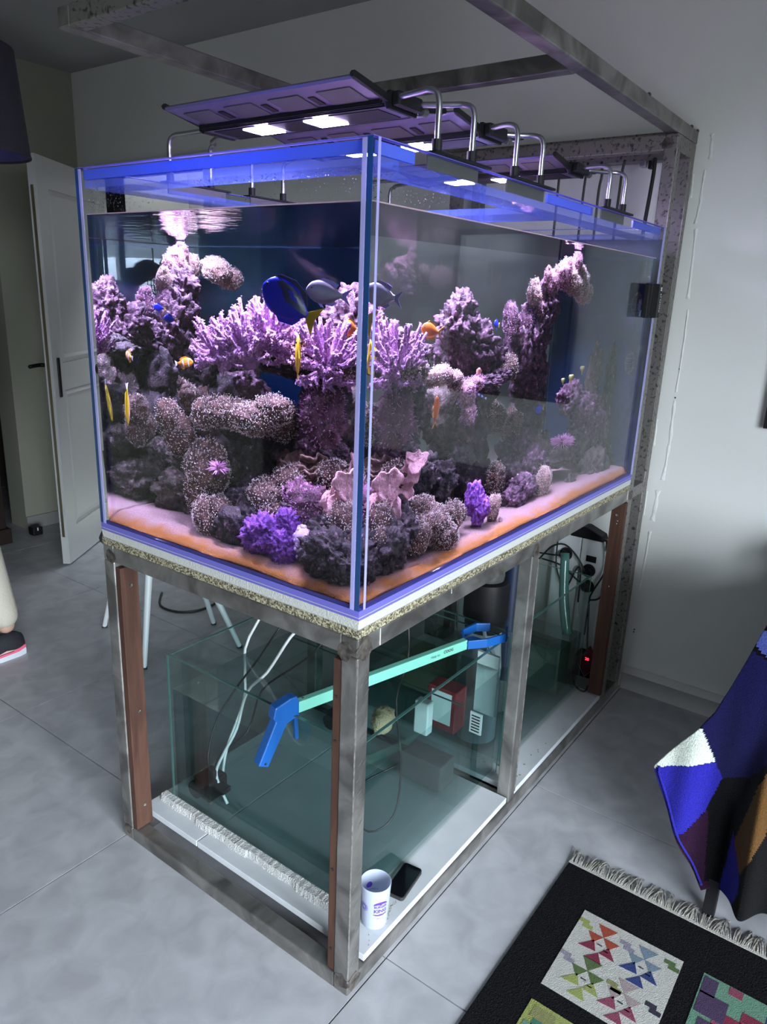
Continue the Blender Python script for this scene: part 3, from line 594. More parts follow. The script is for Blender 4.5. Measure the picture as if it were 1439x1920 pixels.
def clampw(p): return Vector((min(max(p.x, LIM[0]), LIM[1]), min(max(p.y, LIM[0]), LIM[2]), min(max(p.z, .927), LIM[3])))
def blob(mb, c, rh, rv, seed, rough=.30, fq=1.0, sub=4, knob=0.0, kf=3.2, fine=0.0):
    """lumpy rock lobe; returns surface points with normals"""
    V_, F_ = ico(sub); off = Vector((seed * 3.7, seed * 1.3, seed * 7.1)); out = []
    for u in V_:
        f = 1 + rough * (noise.fractal(u * 1.6 * fq + off, 1.0, 2.1, 4)) + rough * .35 * abs(noise.noise(u * 4.5 * fq + off))
        if knob: f += knob * (1 - min(1, noise.voronoi(u * kf + off)[0][0] * 1.9))
        if fine: d1, d2 = noise.voronoi(u * 5.0 + off)[0][0], noise.voronoi(u * 11 + off)[0][0]; f += fine * (.45 - d1 * d1 * 1.5) + fine * .5 * (.4 - d2 * d2 * 1.6) + fine * .25 * noise.noise(u * 24 + off)
        out.append(clampw(Vector(c) + Vector((u.x * rh, u.y * rh, u.z * rv)) * f))
    mb.add(out, F_); return out
def normals_of(pts, sub):
    V_, F_ = ico(sub); nn = [Vector() for _ in pts]
    for f in F_:
        n = (pts[f[1]] - pts[f[0]]).cross(pts[f[2]] - pts[f[0]])
        for i in f: nn[i] += n
    return [n.normalized() if n.length > 1e-12 else Vector((0, 0, 1)) for n in nn]
OCT = [(0, 2, 4), (2, 1, 4), (1, 3, 4), (3, 0, 4), (2, 0, 5), (1, 2, 5), (3, 1, 5), (0, 3, 5)]
def tip(mb, p, n, s, ln):
    u = n.orthogonal().normalized() * s; w_ = n.cross(u).normalized() * s
    mb.add([p + u, p - u, p + w_, p - w_, p + n * ln, p - n * ln * .6], OCT)
def reef_rock(key, label, m, rough=.34, fq=1.0, knob=0., name='live_rock', cat='rock', crust=True, kf=3.2, sub=4, fine=.20):
    if key in ('C', 'Q5', 'H', 'J', 'T2', 'T5', 'T6', 'T7', 'Br', 'M2', 'N', 'Ep', 'Bt', 'E', 'Gd', 'Md', 'mir1'): sub = 5
    mb = MB()
    for i, (x, y, z, rh, rv) in enumerate(REEF[key]): blob(mb, (x, y, z), rh, rv, hash_(key) + i, rough, fq, sub, knob, kf, fine)
    o = mb.build(name, M[m], None, smooth=True, fixn=False); return tag(o, label, cat)
def hash_(k): return sum((i + 1) * ord(ch) for i, ch in enumerate(k)) % 97
def colony(key, label, dens=1.0, fl='polyb', tp='polyt', name='polyp_coral', cat='coral', size=.0013, reach=.005, rough=.16, lobes=0):
    if lobes:
        rr = random.Random(hash_(key) + 50); src_ = list(REEF[key]); REEF[key] = []
        for (x, y, z, rh, rv) in src_:
            REEF[key].append((x, y, z, rh * .8, rv * .8))
            for _ in range(lobes):
                d = Vector((rr.gauss(0, 1) - .4, rr.gauss(0, 1) - .4, rr.gauss(0, 1))).normalized(); REEF[key].append((x + d.x * rh * .72, y + d.y * rh * .72, z + d.z * rv * .72, rh * rr.uniform(.28, .45), rv * rr.uniform(.28, .45)))
    t = thing(name, label, cat, REEF[key][0][:3]); mb, mt = MB(), MB(); r = random.Random(hash_(key))
    for i, (x, y, z, rh, rv) in enumerate(REEF[key]):
        sb = 3 if lobes and rh < .02 else 4; pts = blob(mb, (x, y, z), rh, rv, hash_(key) + i, rough, 1.2, sb, .20, 2.6, .10); nn = normals_of(pts, sb)
        ar = 4 * PI * rh * (rh + rv) / 2; n = int(ar * 52000 * dens)
        for _ in range(n):
            k = r.randrange(len(pts)); nv = nn[k]
            d = (nv + Vector((r.gauss(0, .35), r.gauss(0, .35), r.gauss(0, .35)))).normalized(); p = clampw(pts[k] + d * reach * r.uniform(.2, 1.1) + Vector((r.uniform(-1, 1), r.uniform(-1, 1), r.uniform(-1, 1))) * rh * .03)
            s = size * r.uniform(.55, 1.15); tip(mt, p, d, s, s * 1.3)
    mb.build('flesh', M[fl], t, smooth=True, fixn=False); o = mt.build('polyp_tips', M[tp], t, fixn=False); o['kind'] = 'stuff'; return t
def leather(key, label, nf=46, lean=(0, 0, 0), ln=.062, dn=1.0):
    t = thing('finger_leather_coral', label, 'coral', REEF[key][0][:3]); x, y, z, rh, rv = REEF[key][0]; r = random.Random(hash_(key)); mb, mt = MB(), MB()
    base = Vector((x, y, z)) + Vector((.03, .0, -rv * .75)); core = Vector((x, y, z)) + Vector((.012, 0, -rv * .25))
    mb.tube([base, (base + core) / 2, core], [rh * .34, rh * .30, rh * .52], 12, True, 3); blob(mb, core, rh * .52, rv * .42, 5, .2, 1, 3)
    for k in range(nf):
        u = (k + .5) / nf; th = k * 2.39996; ph = math.acos(1 - 1.62 * u); d = Vector((math.sin(ph) * math.cos(th), math.sin(ph) * math.sin(th), math.cos(ph))) + Vector(lean)
        d = (d + Vector((r.gauss(0, .12), r.gauss(0, .12), r.gauss(0, .12)))).normalized()
        p0 = core + Vector((d.x * rh * .40, d.y * rh * .40, d.z * rv * .32)); l_ = ln * r.uniform(.7, 1.15); side = d.orthogonal().normalized() * r.uniform(-.25, .25) * l_; upb = Vector((0, 0, .28 * l_))
        p1 = p0 + d * l_ * .5 + side * .6; p2 = p0 + d * l_ + side * .3 + upb
        P_ = [clampw(p) for p in (p0, p1, p2)]; rr = r.uniform(.0042, .0058); mb.tube(P_, [rr * 1.25, rr * 1.05, rr * .75], 7, True, 3)
        br = []
        for q in range(r.choice((1, 2, 2, 3))):
            f = r.uniform(.25, .8); s = P_[0].lerp(P_[1], min(1, f * 2)) if f < .5 else P_[1].lerp(P_[2], f * 2 - 1)
            d2 = (d + Vector((r.gauss(0, .6), r.gauss(0, .6), r.gauss(0, .45) + .3))).normalized(); e2 = clampw(s + d2 * l_ * r.uniform(.28, .5)); mb.tube([s, (s + e2) / 2 + d * .002, e2], [rr * .9, rr * .8, rr * .6], 6, True, 2); br.append((s, e2))
        for (s, e2, cnt) in [(P_[0], P_[1], 8), (P_[1], P_[2], 16)] + [(s, e2, 9) for s, e2 in br]:
            ax = (e2 - s).normalized() if (e2 - s).length > 1e-6 else d; o1 = ax.orthogonal().normalized(); o2 = ax.cross(o1)
            for _ in range(int(cnt * dn)):
                a = r.uniform(0, 2 * PI); n_ = o1 * math.cos(a) + o2 * math.sin(a); p = clampw(s.lerp(e2, r.uniform(.05, 1.06)) + n_ * rr * .95); tip(mt, p, n_, .0014, .0030)
    mb.build('flesh', M['sinf'], t, smooth=True, fixn=False); o = mt.build('polyps', M['sint'], t, fixn=False); o['kind'] = 'stuff'; return t
def plate(key, label, m='plate', axis=(-.6, -.5, .5), fl=.5, name='plate_coral', leaves=4, big=1.0):
    x, y, z, rh, rv = REEF[key][0]; r = random.Random(hash_(key)); t = thing(name, label, 'coral', (x, y, z))
    for q in range(leaves):
        mb = MB(); c = Vector((x, y, z)) + Vector((r.uniform(-.3, .5) * rh, r.uniform(-.75, .75) * rh, r.uniform(-.8, .8) * rv)); s = rh * big * r.uniform(.6, .85); nr, na = 7, 30; ph = r.uniform(0, 6)
        ax_ = (Vector(axis).normalized() + Vector((r.uniform(-.45, .45), r.uniform(-.45, .45), r.uniform(-.4, .4)))).normalized(); R = frame(ax_.orthogonal(), ax_) @ Rz(r.uniform(0, 6))
        vs = []
        for i in range(nr):
            q_ = .12 + .88 * i / (nr - 1)
            for k in range(na):
                a = 2 * PI * k / na; f = 1 + .20 * math.sin(3 * a + ph) + .10 * math.sin(7 * a + ph * 2)
                h = fl * q_ ** 2 * (.75 + .25 * math.sin(2 * a)) + q_ ** 3 * (.16 * math.sin(5 * a + ph) + .07 * math.sin(11 * a))
                vs.append(clampw(R @ Vector((math.cos(a) * q_ * f * s, math.sin(a) * q_ * f * s, h * s)) + c))
        fs = [(i * na + k, (i + 1) * na + k, (i + 1) * na + (k + 1) % na, i * na + (k + 1) % na) for i in range(nr - 1) for k in range(na)] + [tuple(range(na))]
        mb.add(vs, fs); o = mb.build('plate', M[m], t, smooth=True, fixn=False); sd = o.modifiers.new('s', 'SOLIDIFY'); sd.thickness = .0045; sd.offset = 0
    return t
def anemone(key, label, n=120, name='anemone', m='anem'):
    x, y, z, rh, rv = REEF[key][0]; t = thing(name, label, 'coral', (x, y, z)); r = random.Random(hash_(key)); mb = MB(); blob(mb, (x, y, z - rv * .3), rh * .5, rv * .5, 3, .2, 1, 3); mb.build('disc', M['mush'], t, smooth=True, fixn=False); mb = MB()
    for k in range(n):
        a = r.uniform(0, 2 * PI); q = r.uniform(-.15, 1); d = Vector((math.cos(a) * math.sqrt(1 - q * q), math.sin(a) * math.sqrt(1 - q * q), q)); p = Vector((x, y, z - rv * .2)); e2 = p + Vector((d.x * rh, d.y * rh, d.z * rv)) * r.uniform(.75, 1.1)
        mb.tube([clampw(p + d * rh * .3), clampw((p + e2) / 2 + Vector((0, 0, rv * .15))), clampw(e2)], [.0018, .0016, .0008], 5, True, 2)
    o = mb.build('tentacles', M[m], t, smooth=True, fixn=False); o['kind'] = 'stuff'; return t
def mushroom(key, label):
    t = thing('mushroom_coral', label, 'coral', REEF[key][0][:3]); mb, mt = MB(), MB(); r = random.Random(hash_(key))
    for i, (x, y, z, rh, rv) in enumerate(REEF[key]):
        pts = blob(mb, (x, y, z), rh, rv, hash_(key) + i, .28, 1.4, 4, .3, 2.2); nn = normals_of(pts, 4)
        for _ in range(700):
            k = r.randrange(len(pts)); p = pts[k]; d = (nn[k] + Vector((r.gauss(0, .4), r.gauss(0, .4), r.gauss(0, .4)))).normalized(); mt.tube([p, clampw(p + d * r.uniform(.004, .009))], [.0010, .0004], 3, False, 0)
    mb.build('flesh', M['mush'], t, smooth=True, fixn=False); o = mt.build('fuzz', M['anem'], t, fixn=False); o['kind'] = 'stuff'
REEF['Ad'] = [(.42, .50, 1.315, .075, .030), (.41, .40, 1.315, .055, .035), (.40, .60, 1.300, .05, .020)]
REEF['D2'] = [(.215, .405, 1.202, .060, .034), (.225, .36, 1.226, .046, .030)]; REEF['D3'] = [(.20, .500, 1.208, .042, .033), (.19, .550, 1.195, .031, .033), (.21, .455, 1.205, .041, .032)]
# --- rocks
reef_rock('Kd', 'small dark rock at the left front foot of the reef', 'rockd', .3); reef_rock('Kb', 'brown rock leaning behind the left polyp column', 'rockb')
reef_rock('Gd', 'dark rock under the middle front polyps', 'rockd'); reef_rock('H', 'bright purple knobby rock lying on the sand at the front', 'knob', .22, 1.3, .34, kf=4.5)
reef_rock('J', 'dark speckled rock at the near glass corner', 'rockd', .42, 1.3); reef_rock('E', 'tall dark rock column in the middle of the reef', 'rockd', .3)
reef_rock('Ep', 'purple crusted ledge low on the middle column', 'rockp'); reef_rock('Dd', 'black shaded rock under the polyp shelf', 'rockd'); reef_rock('Ad', 'dark shelf rock carrying the big pink finger coral', 'rockd', .3)
reef_rock('Bt', 'purple rock top between the pink finger corals', 'rockp', .3); reef_rock('C', 'pink and purple pointed rock peak right of the glass corner', 'rockp', .40, 1.4, .10, kf=5)
reef_rock('Od', 'dark rock pillar under the pink polyps on the right', 'rockb'); reef_rock('Br', 'purple rock bridge between two reef towers', 'rockp', .4, 1.4)
reef_rock('Q5', 'dark rock body of the right reef tower', 'rockp', .40, 1.2); reef_rock('Md', 'dark rock beside the near corner on the long side', 'rockd', .4, 1.2)
reef_rock('M2', 'dark rock mound behind the brown polyp boulder', 'rockd', .4); reef_rock('N', 'small purple rock on the orange sand by the long glass', 'knob', .3, 1.2, .2)
reef_rock('T1', 'rock ledge under the mauve anemone', 'rockb'); reef_rock('T2', 'brown rock slope in the low middle of the long side', 'rockp', .36); reef_rock('T5', 'low purple rock on the sand halfway along the long glass', 'rockp', .3)
reef_rock('T6', 'grey brown rock heap at the far end of the sand', 'rockb', .35); reef_rock('T7', 'purple brown rock pile below the far end', 'rockp', .4); reef_rock('T8', 'tall thin rock stack near the far end of the tank', 'rockb', .4)
# hidden lower reef body that carries the upper rocks
REEF['base1'] = [(.34, .44, .99, .10, .075), (.40, .50, 1.06, .08, .09)]; reef_rock('base1', 'large dark foundation rock under the left reef', 'rockd')
REEF['base2'] = [(.72, .44, .99, .11, .08), (.74, .45, 1.10, .08, .10), (.76, .44, 1.21, .07, .08)]; reef_rock('base2', 'dark rock pillar below the pink peak', 'rockd')
REEF['base3'] = [(1.05, .46, 1.00, .10, .09), (1.06, .45, 1.13, .08, .09), (1.03, .43, 1.22, .07, .06)]; reef_rock('base3', 'dark foundation rock of the right tower', 'rockd')
REEF['mir1'] = [(.30, .70, .975, .085, .055), (.42, .70, .985, .06, .05), (.36, .73, 1.03, .05, .05)]; reef_rock('mir1', 'grey purple rock lying by the back glass', 'rockb', .4)
# --- corals
colony('K', 'grey brown polyp column at the left end of the reef'); colony('K2', 'pale polyp lump at the left foot of the reef', 1.2); anemone('Ka', 'small mauve anemone on the left polyp column', 90)
colony('G', 'brown polyp boulder with pale tips in the front middle', 1.1); mushroom('Gm', 'mauve fuzzy mushroom coral right of the front polyp boulder')
colony('Jp', 'speckled polyps on the near corner rock', .9); colony('Fp', 'white dotted polyps beside the pink plate coral'); mushroom('Em', 'dark mauve mushroom coral hanging on the middle column')
colony('D1', 'round brown polyp ball at the right end of the shelf', 1.0); colony('D2', 'brown polyp mat in the middle of the shelf', 1.0); colony('D3', 'brown polyp mat at the left end of the shelf', 1.0)
leather('A1', 'pink finger leather coral, leftmost of the big cluster', 44, (0, .25, .1)); leather('A2', 'largest pink finger leather coral in the middle of the cluster', 60, (-.1, 0, .2)); leather('A3', 'tall pink finger leather coral at the right of the big cluster', 44, (-.1, 0, .25))
leather('B1', 'small purple pink finger coral behind the yellow fish', 34, (-.2, 0, .2), .045); leather('B2', 'drooping pink finger leather coral next to the glass corner', 60, (.0, -.3, -.15), .066)
colony('Bp', 'tan polyps under the drooping finger coral'); colony('O', 'pale tan polyp crown right of the finger coral', 1.4, 'pinkr', lobes=5); colony('Op', 'pink crusting polyps below the pale polyp crown', 1.1, 'pinkr', 'sint', lobes=6)
colony('P', 'small polyp ball where the rock bridge meets the tower', 1.0); colony('Q3', 'tan polyp dome on the left flank of the tower', 1.2, 'lett', 'polyt', lobes=5); REEF['Q2'] += [(1.235, .37, 1.525, .055, .045), (1.29, .39, 1.50, .045, .04)]; colony('Q2', 'fuzzy tan polyps at the right shoulder of the tower', 1.2, 'lett', 'polyt', lobes=6)
colony('Q1', 'pinkish lobed coral at the top of the right tower', .8, 'pinkr', 'sint', lobes=7); colony('Q4', 'knobbly mauve coral fingers on the left of the tower', .7, 'mush', 'sint', lobes=7); colony('Q6', 'small pink coral lump on the tower', .7, 'pinkr', 'sint')
colony('S1', 'dull grey brown polyp mound behind the long glass', .6, lobes=4); colony('M', 'big brown polyp boulder with white dots at the near end of the long side', 1.15, size=.0012, lobes=3); colony('Nb', 'small brown weedy polyp rock on the orange sand', .8, 'lett', lobes=6)
colony('T3', 'tan polyp lump low on the far sand', .9, 'lett', lobes=6); colony('T4', 'brown polyp lump left of the far rocks', .9, lobes=5); anemone('T0', 'wide mauve anemone spread on the far ledge', 200)
REEF['F1'] = [(.195, .175, 1.085, .052, .055)]; REEF['F2'] = [(.285, .165, 1.108, .038, .04)]
plate('F1', 'pink ruffled plate coral in front of the middle column', axis=(-.65, -.55, .35), leaves=5, fl=.35); plate('F2', 'upright pink plate coral nearest the glass corner', axis=(-.6, -.7, .25), leaves=3, fl=.35)
plate('F3', 'tan lettuce coral cup above the front polyps', 'lett', (-.15, -.1, .9), .8, 'lettuce_coral', 4); plate('F4', 'small tan lettuce coral left of the cup', 'lett', (-.15, -.1, .9), .8, 'lettuce_coral', 3)
REEF['mirP'] = [(.30, .715, 1.12, .045, .05), (.27, .73, 1.165, .035, .04)]; colony('mirP', 'grey polyp ridge standing by the back glass', .8)
t = thing('bubble_coral', 'pale lilac bubble coral right of the purple rock', 'coral', REEF['I'][0][:3]); r = random.Random(5); mb = MB()
for k in range(70):
    x, y, z, rh, rv = REEF['I'][0 if k < 44 else 1]; d = Vector((r.gauss(0, 1), r.gauss(0, 1), r.gauss(0, 1))).normalized(); mb.ball(clampw(Vector((x, y, z)) + Vector((d.x * rh, d.y * rh, d.z * rv))), r.uniform(.0035, .0055), 8, 6)
o = mb.build('bubbles', M['bub'], t, smooth=True, fixn=False); o['kind'] = 'stuff'; mb = MB(); blob(mb, REEF['I'][0][:3], REEF['I'][0][3], REEF['I'][0][4], 2, .1, 1, 3); mb.build('flesh', M['bub'], t, smooth=True, fixn=False)
M['ygreen'] = mat('yellow_green_coral', (.62, .72, .22), .5)
for k, (p, s, lb) in enumerate((((1.184, .22, 1.274), .013, 'yellow green disc coral, upper one by the far rocks'), ((1.11, .22, 1.252), .014, 'yellow green disc coral, middle one by the far rocks'), ((1.075, .24, 1.247), .010, 'yellow green disc coral, smallest by the far rocks'))):
    mb = MB(); mb.lathe([(.2 * s, -s), (.3 * s, -.4 * s), (.8 * s, .1 * s), (s, .7 * s), (.7 * s, 1.0 * s), (.1 * s, .9 * s)], p, 16, frame((-.4, -.9, .1))); tag(mb.build('disc_coral', M['ygreen'], None, smooth=True), lb, 'coral', 'yellow green disc corals')
M['bluew'] = mat('electric_blue', (.06, .10, .85), .5); mb = MB(); [mb.tube([(.2 + .003 * math.sin(k), .563 - .0015 * k, 1.108 + .003 * k), (.197 + .004 * math.cos(k * 2), .570 - .0015 * k + .004 * math.sin(k * 3), 1.113 + .003 * k)], [.0022, .0015], 6, True, 0) for k in range(10)]
mb.tube([(.2, .555, 1.095), (.2, .566, 1.14)], [.003, .002], 8, True, 0); tag(mb.build('feather_worm', M['bluew'], None, smooth=True), 'tiny electric blue feathery worm above the left polyp column', 'worm')
M['shell'] = mat('pale_shell', (.75, .62, .62), .4); M['shellp'] = mat('pink_shell', (.70, .34, .28), .4)
for p, s, m, lb in (((.628, .085, .941), .008, 'shell', 'small white shell on the orange sand by the long glass'), ((.626, .268, 1.30), .010, 'shellp', 'round pink snail shell on the rock bridge'), ((.40, .655, 1.0), .010, 'shellp', 'pink snail shell on the rock by the back glass')):
    mb = MB(); mb.lathe([(.05 * s, 1.1 * s), (.4 * s, .8 * s), (.55 * s, .55 * s), (.5 * s, .5 * s), (.95 * s, .1 * s), (.9 * s, -.3 * s), (.4 * s, -.7 * s)], p, 14, frame((.3, .5, .4))); tag(mb.build('snail_shell', M[m], None, smooth=True), lb, 'shell')
# pumps at the far end: clear ribbed cages on suction cups
M['clearp'] = pane_mat('clear_plastic', (.80, .80, .84), 1.5, both=True)
for p, lb in (((1.40, .045, 1.47), 'clear ribbed pump cage by the magnet, upper one'), ((1.42, .055, 1.29), 'clear ribbed pump cage low at the far end')):
    t = thing('wave_pump', lb, 'pump', p); Rf = frame((0, 1, 0), (1, 0, 0)); mb = MB()
    for k in range(7):
        q = -PI / 2.3 + 2 * PI / 2.3 * k / 6; mb.lathe([(.036 * math.cos(q) + .0014 * math.cos(w_), .036 * math.sin(q) + .0014 * math.sin(w_)) for w_ in [2 * PI * j / 6 for j in range(7)]], p, 22, Matrix.Identity(3), False)
    for k in range(10):
        a = 2 * PI * k / 10; mb.tube([Vector(p) + Vector((.036 * math.cos(a) * math.cos(q), .036 * math.sin(a) * math.cos(q), .036 * math.sin(q))) for q in (-1.4, -.7, 0, .7, 1.4)], .0013, 5, True, 2)
    mb.build('cage', M['dgrey'], t, smooth=True); mb = MB(); mb.cyl(Vector(p) - Vector((0, 0, .02)), Vector(p) + Vector((0, 0, .02)), .012, n=14); mb.build('rotor', M['clearp'], t); mb = MB(); mb.tube([Vector(p) + Vector((.0, .012, .036)), Vector(p) + Vector((.01, .02, .09)), (p[0] + .02, p[1] + .03, 1.60)], .0014, 6); mb.build('lead', M['dgrey'], t, smooth=True)
# ------------------------------------------------------------------ fish
def fishmat(name, c, c2=None, sc=30): return mat(name, c, .35, col2=c2, scale=sc) if c2 else mat(name, c, .35)
def fish(name, label, pos, d, up, ln, ht, wd, prof, mats, fins, tailh=.5, taill=.22, group=None, eye=.12, spots=()):
    """d = direction the fish faces; prof = half heights (0..1) along the body from nose to tail root"""
    t = thing(name, label, 'fish', pos, group); R = frame(d, up); P = Vector(pos)
    def X(u, v, s): return R @ Vector((u * ln, s, v * ht)) + P
    n, k_ = len(prof), 14; mb = MB(); vs = []
    for i, (u, top, bot) in enumerate(prof):
        for k in range(k_):
            a = 2 * PI * k / k_; v = math.sin(a); h = top if v > 0 else bot; th = wd * .5 * (max(0.02, math.sin(PI * min(.97, max(.03, (0.5 - u) * .92 + .05)))) ** .7); vs.append(X(u, v * h, th * math.cos(a) * abs(math.cos(a)) ** .2))
    fs = [(i * k_ + k, i * k_ + (k + 1) % k_, (i + 1) * k_ + (k + 1) % k_, (i + 1) * k_ + k) for i in range(n - 1) for k in range(k_)] + [tuple(range(k_)), tuple((n - 1) * k_ + k for k in range(k_))]
    mb.add(vs, fs); body = mb.build('body', M[mats[0]], t, smooth=True)
    for (nm, pts, m, s) in fins:
        mb = MB(); mb.prism([X(u, v, s - .0007) for u, v in pts], R @ Vector((0, .0014, 0))); mb.build(nm, M[m], t)
    for (nm, pts, m) in spots:
        for sg in (1, -1):
            mb = MB()
            ctr = (sum(p[0] for p in pts) / len(pts), sum(p[1] for p in pts) / len(pts))
            def wdt(u): return wd * .5 * (max(0.02, math.sin(PI * min(.97, max(.03, (0.5 - u) * .92 + .05)))) ** .7)
            def hh(u, v):
                for i in range(n - 1):
                    if prof[i][0] >= u >= prof[i + 1][0]:
                        q = (prof[i][0] - u) / max(1e-6, prof[i][0] - prof[i + 1][0]); return (prof[i][1] * (1 - q) + prof[i + 1][1] * q) if v > 0 else (prof[i][2] * (1 - q) + prof[i + 1][2] * q)
                return .3
            def surf(u, v):
                c_ = min(.995, abs(v) / max(.02, hh(u, v))); ca = math.sqrt(1 - c_ * c_); return X(u, v, sg * (wdt(u) * ca * ca ** .2 + .0007))
            rings = 5; m_ = len(pts); vv = [surf(*ctr)]
            for q in range(1, rings + 1):
                for (u, v) in pts: vv.append(surf(ctr[0] + (u - ctr[0]) * q / rings, ctr[1] + (v - ctr[1]) * q / rings))
            ff = [(0, 1 + k, 1 + (k + 1) % m_) for k in range(m_)] + [(1 + q * m_ + k, 1 + (q + 1) * m_ + k, 1 + (q + 1) * m_ + (k + 1) % m_, 1 + q * m_ + (k + 1) % m_) for q in range(rings - 1) for k in range(m_)]
            mb.add(vv, ff); mb.build(nm, M[m], t, smooth=True)
    for sg in (1, -1):
        u = .5 - eye; q = wd * .5 * (max(0.02, math.sin(PI * max(.03, eye * .92 + .05))) ** .7); MB().ball(X(u, .12, sg * q * .92), ht * .045, 8, 6).build('eye', M['black'], t, smooth=True)
    return t
M['ftang'] = fishmat('royal_blue_fish', (.006, .02, .62)); M['fblk'] = fishmat('blue_black_fish', (.004, .005, .04)); M['fyel'] = fishmat('yellow_fish', (.80, .62, .01)); M['forg'] = fishmat('orange_fish', (.85, .19, .03), (.88, .28, .04), 60); M['forf'] = fishmat('orange_fin', (.90, .42, .08))
M['flil'] = fishmat('lilac_grey_fish', (.30, .26, .48), (.42, .40, .48), 20); M['flif'] = fishmat('lilac_fin', (.24, .18, .62)); M['fclo'] = fishmat('clown_orange', (.85, .33, .03)); M['fwht'] = fishmat('white_band', (.85, .85, .92)); M['fpnk'] = fishmat('pink_belly', (.80, .52, .62)); M['fblu'] = fishmat('blue_fish', (.015, .03, .65))
OV = [(.5, .05, .05), (.47, .16, .16), (.42, .29, .27), (.33, .42, .40), (.2, .49, .48), (.05, .5, .5), (-.1, .45, .46), (-.22, .35, .36), (-.32, .20, .21), (-.38, .10, .10), (-.42, .085, .085)]
SL = [(.5, .06, .06), (.46, .20, .18), (.38, .36, .33), (.25, .46, .45), (.1, .5, .5), (-.05, .44, .46), (-.2, .32, .34), (-.3, .2, .2), (-.37, .13, .13), (-.42, .12, .12)]
def tail(h, l, fork=.5): return [(-.40, .09), (-.42 - l, h), (-.42 - l * (1 - fork), 0), (-.42 - l, -h), (-.40, -.09)]
fish('blue_tang', 'large royal blue fish with black back marking and yellow tail', (.165, .285, 1.450), (-.28, .72, .42), (.0, -.35, 1), .125, .075, .020, OV, ['ftang'],
     [('dorsal_fin', [(.36, .40), (.28, .52), (0, .60), (-.25, .48), (-.36, .22), (-.30, .16), (-.1, .42), (.1, .47)], 'fblk', 0), ('anal_fin', [(.1, -.46), (0, -.58), (-.25, -.46), (-.35, -.2), (-.28, -.22), (-.1, -.42)], 'ftang', 0), ('tail_fin', tail(.42, .20, .3), 'fyel', 0)], spots=[
     ('dark_marking', [(.30, .30), (.22, .42), (0, .43), (-.2, .34), (-.36, .12), (-.40, -.02), (-.25, -.02), (-.12, .02), (.02, .02), (.10, .12), (.16, .22)], 'fblk'), ('blue_spot', [(.06, .28), (-.02, .32), (-.14, .24), (-.20, .14), (-.10, .12), (0, .16)], 'ftang')], eye=.07)
fish('chromis', 'lilac grey fish swimming behind the blue tang', (.195, .205, 1.469), (-.55, .75, .12), (0, 0, 1), .085, .045, .014, SL, ['flil'],
     [('dorsal_fin', [(.28, .42), (.1, .58), (-.15, .52), (-.30, .42), (-.24, .24), (-.05, .42)], 'flif', 0), ('anal_fin', [(0, -.46), (-.2, -.50), (-.3, -.36), (-.24, -.24)], 'flif', 0), ('pelvic_fin', [(.18, -.44), (.08, -.60), (.0, -.62), (.06, -.46)], 'flif', 0), ('tail_fin', tail(.38, .24, .6), 'flif', 0)])
AF = [('dorsal_fin', [(.28, .42), (.12, .60), (-.12, .54), (-.30, .38), (-.24, .22), (-.05, .40)], 'forf', 0), ('anal_fin', [(-.02, -.44), (-.12, -.64), (-.26, -.50), (-.24, -.26)], 'forf', 0), ('pelvic_fin', [(.20, -.42), (.10, -.66), (.02, -.62), (.08, -.45)], 'forf', 0), ('tail_fin', tail(.46, .26, .7), 'forf', 0)]
fish('anthias', 'orange fish swimming left in front of the pink peak', (.408, .258, 1.399), (-.97, .10, .14), (0, 0, 1), .066, .034, .011, SL, ['forg'], AF)
fish('anthias', 'orange fish hanging nose up beside the dark pillar', (.415, .222, 1.228), (-.05, -.12, 1), (1, .2, .1), .062, .026, .011, SL, ['forg'], AF)
fish('yellow_tang', 'yellow fish facing the glass corner by the finger coral', (.250, .306, 1.342), (-.22, -.14, .95), (-.80, -.55, -.15), .085, .062, .014, OV, ['fyel'],
     [('dorsal_fin', [(.30, .40), (.1, .66), (-.2, .62), (-.36, .2), (-.2, .34), (.1, .47)], 'fyel', 0), ('anal_fin', [(.05, -.46), (-.05, -.64), (-.25, -.56), (-.36, -.2), (-.2, -.34)], 'fyel', 0), ('tail_fin', tail(.30, .18, .2), 'fyel', 0)], eye=.14)
fish('yellow_wrasse', 'slender yellow and pink fish close to the back left glass', (.10, .752, 1.198), (.10, .12, -1), (-1, .2, 0), .095, .016, .012, SL, ['fyel'], [('dorsal_fin', [(.35, .40), (.2, .62), (-.3, .55), (-.36, .2)], 'fyel', 0), ('tail_fin', tail(.35, .14, .1), 'fwht', 0)], spots=[('pink_belly', [(.40, -.12), (.25, -.10), (0, -.12), (-.3, -.06), (-.3, -.18), (0, -.42), (.25, -.40), (.38, -.25)], 'fpnk')])
fish('clownfish', 'small orange clownfish with white bands left of the finger coral', (.30, .686, 1.296), (.42, -.80, .12), (0, 0, 1), .048, .024, .010, SL, ['fclo'],
     [('dorsal_fin', [(.25, .44), (.1, .62), (-.15, .56), (-.3, .36), (-.2, .3)], 'fclo', 0), ('anal_fin', [(0, -.46), (-.1, -.66), (-.25, -.52), (-.24, -.3)], 'fclo', 0), ('tail_fin', tail(.30, .16, .1), 'fwht', 0)], spots=[('white_band', [(.26, .42), (.20, .46), (.16, 0), (.20, -.46), (.27, -.40), (.24, 0)], 'fwht'), ('white_band', [(-.06, .42), (-.14, .36), (-.16, 0), (-.12, -.38), (-.04, -.42), (-.07, 0)], 'fwht')])
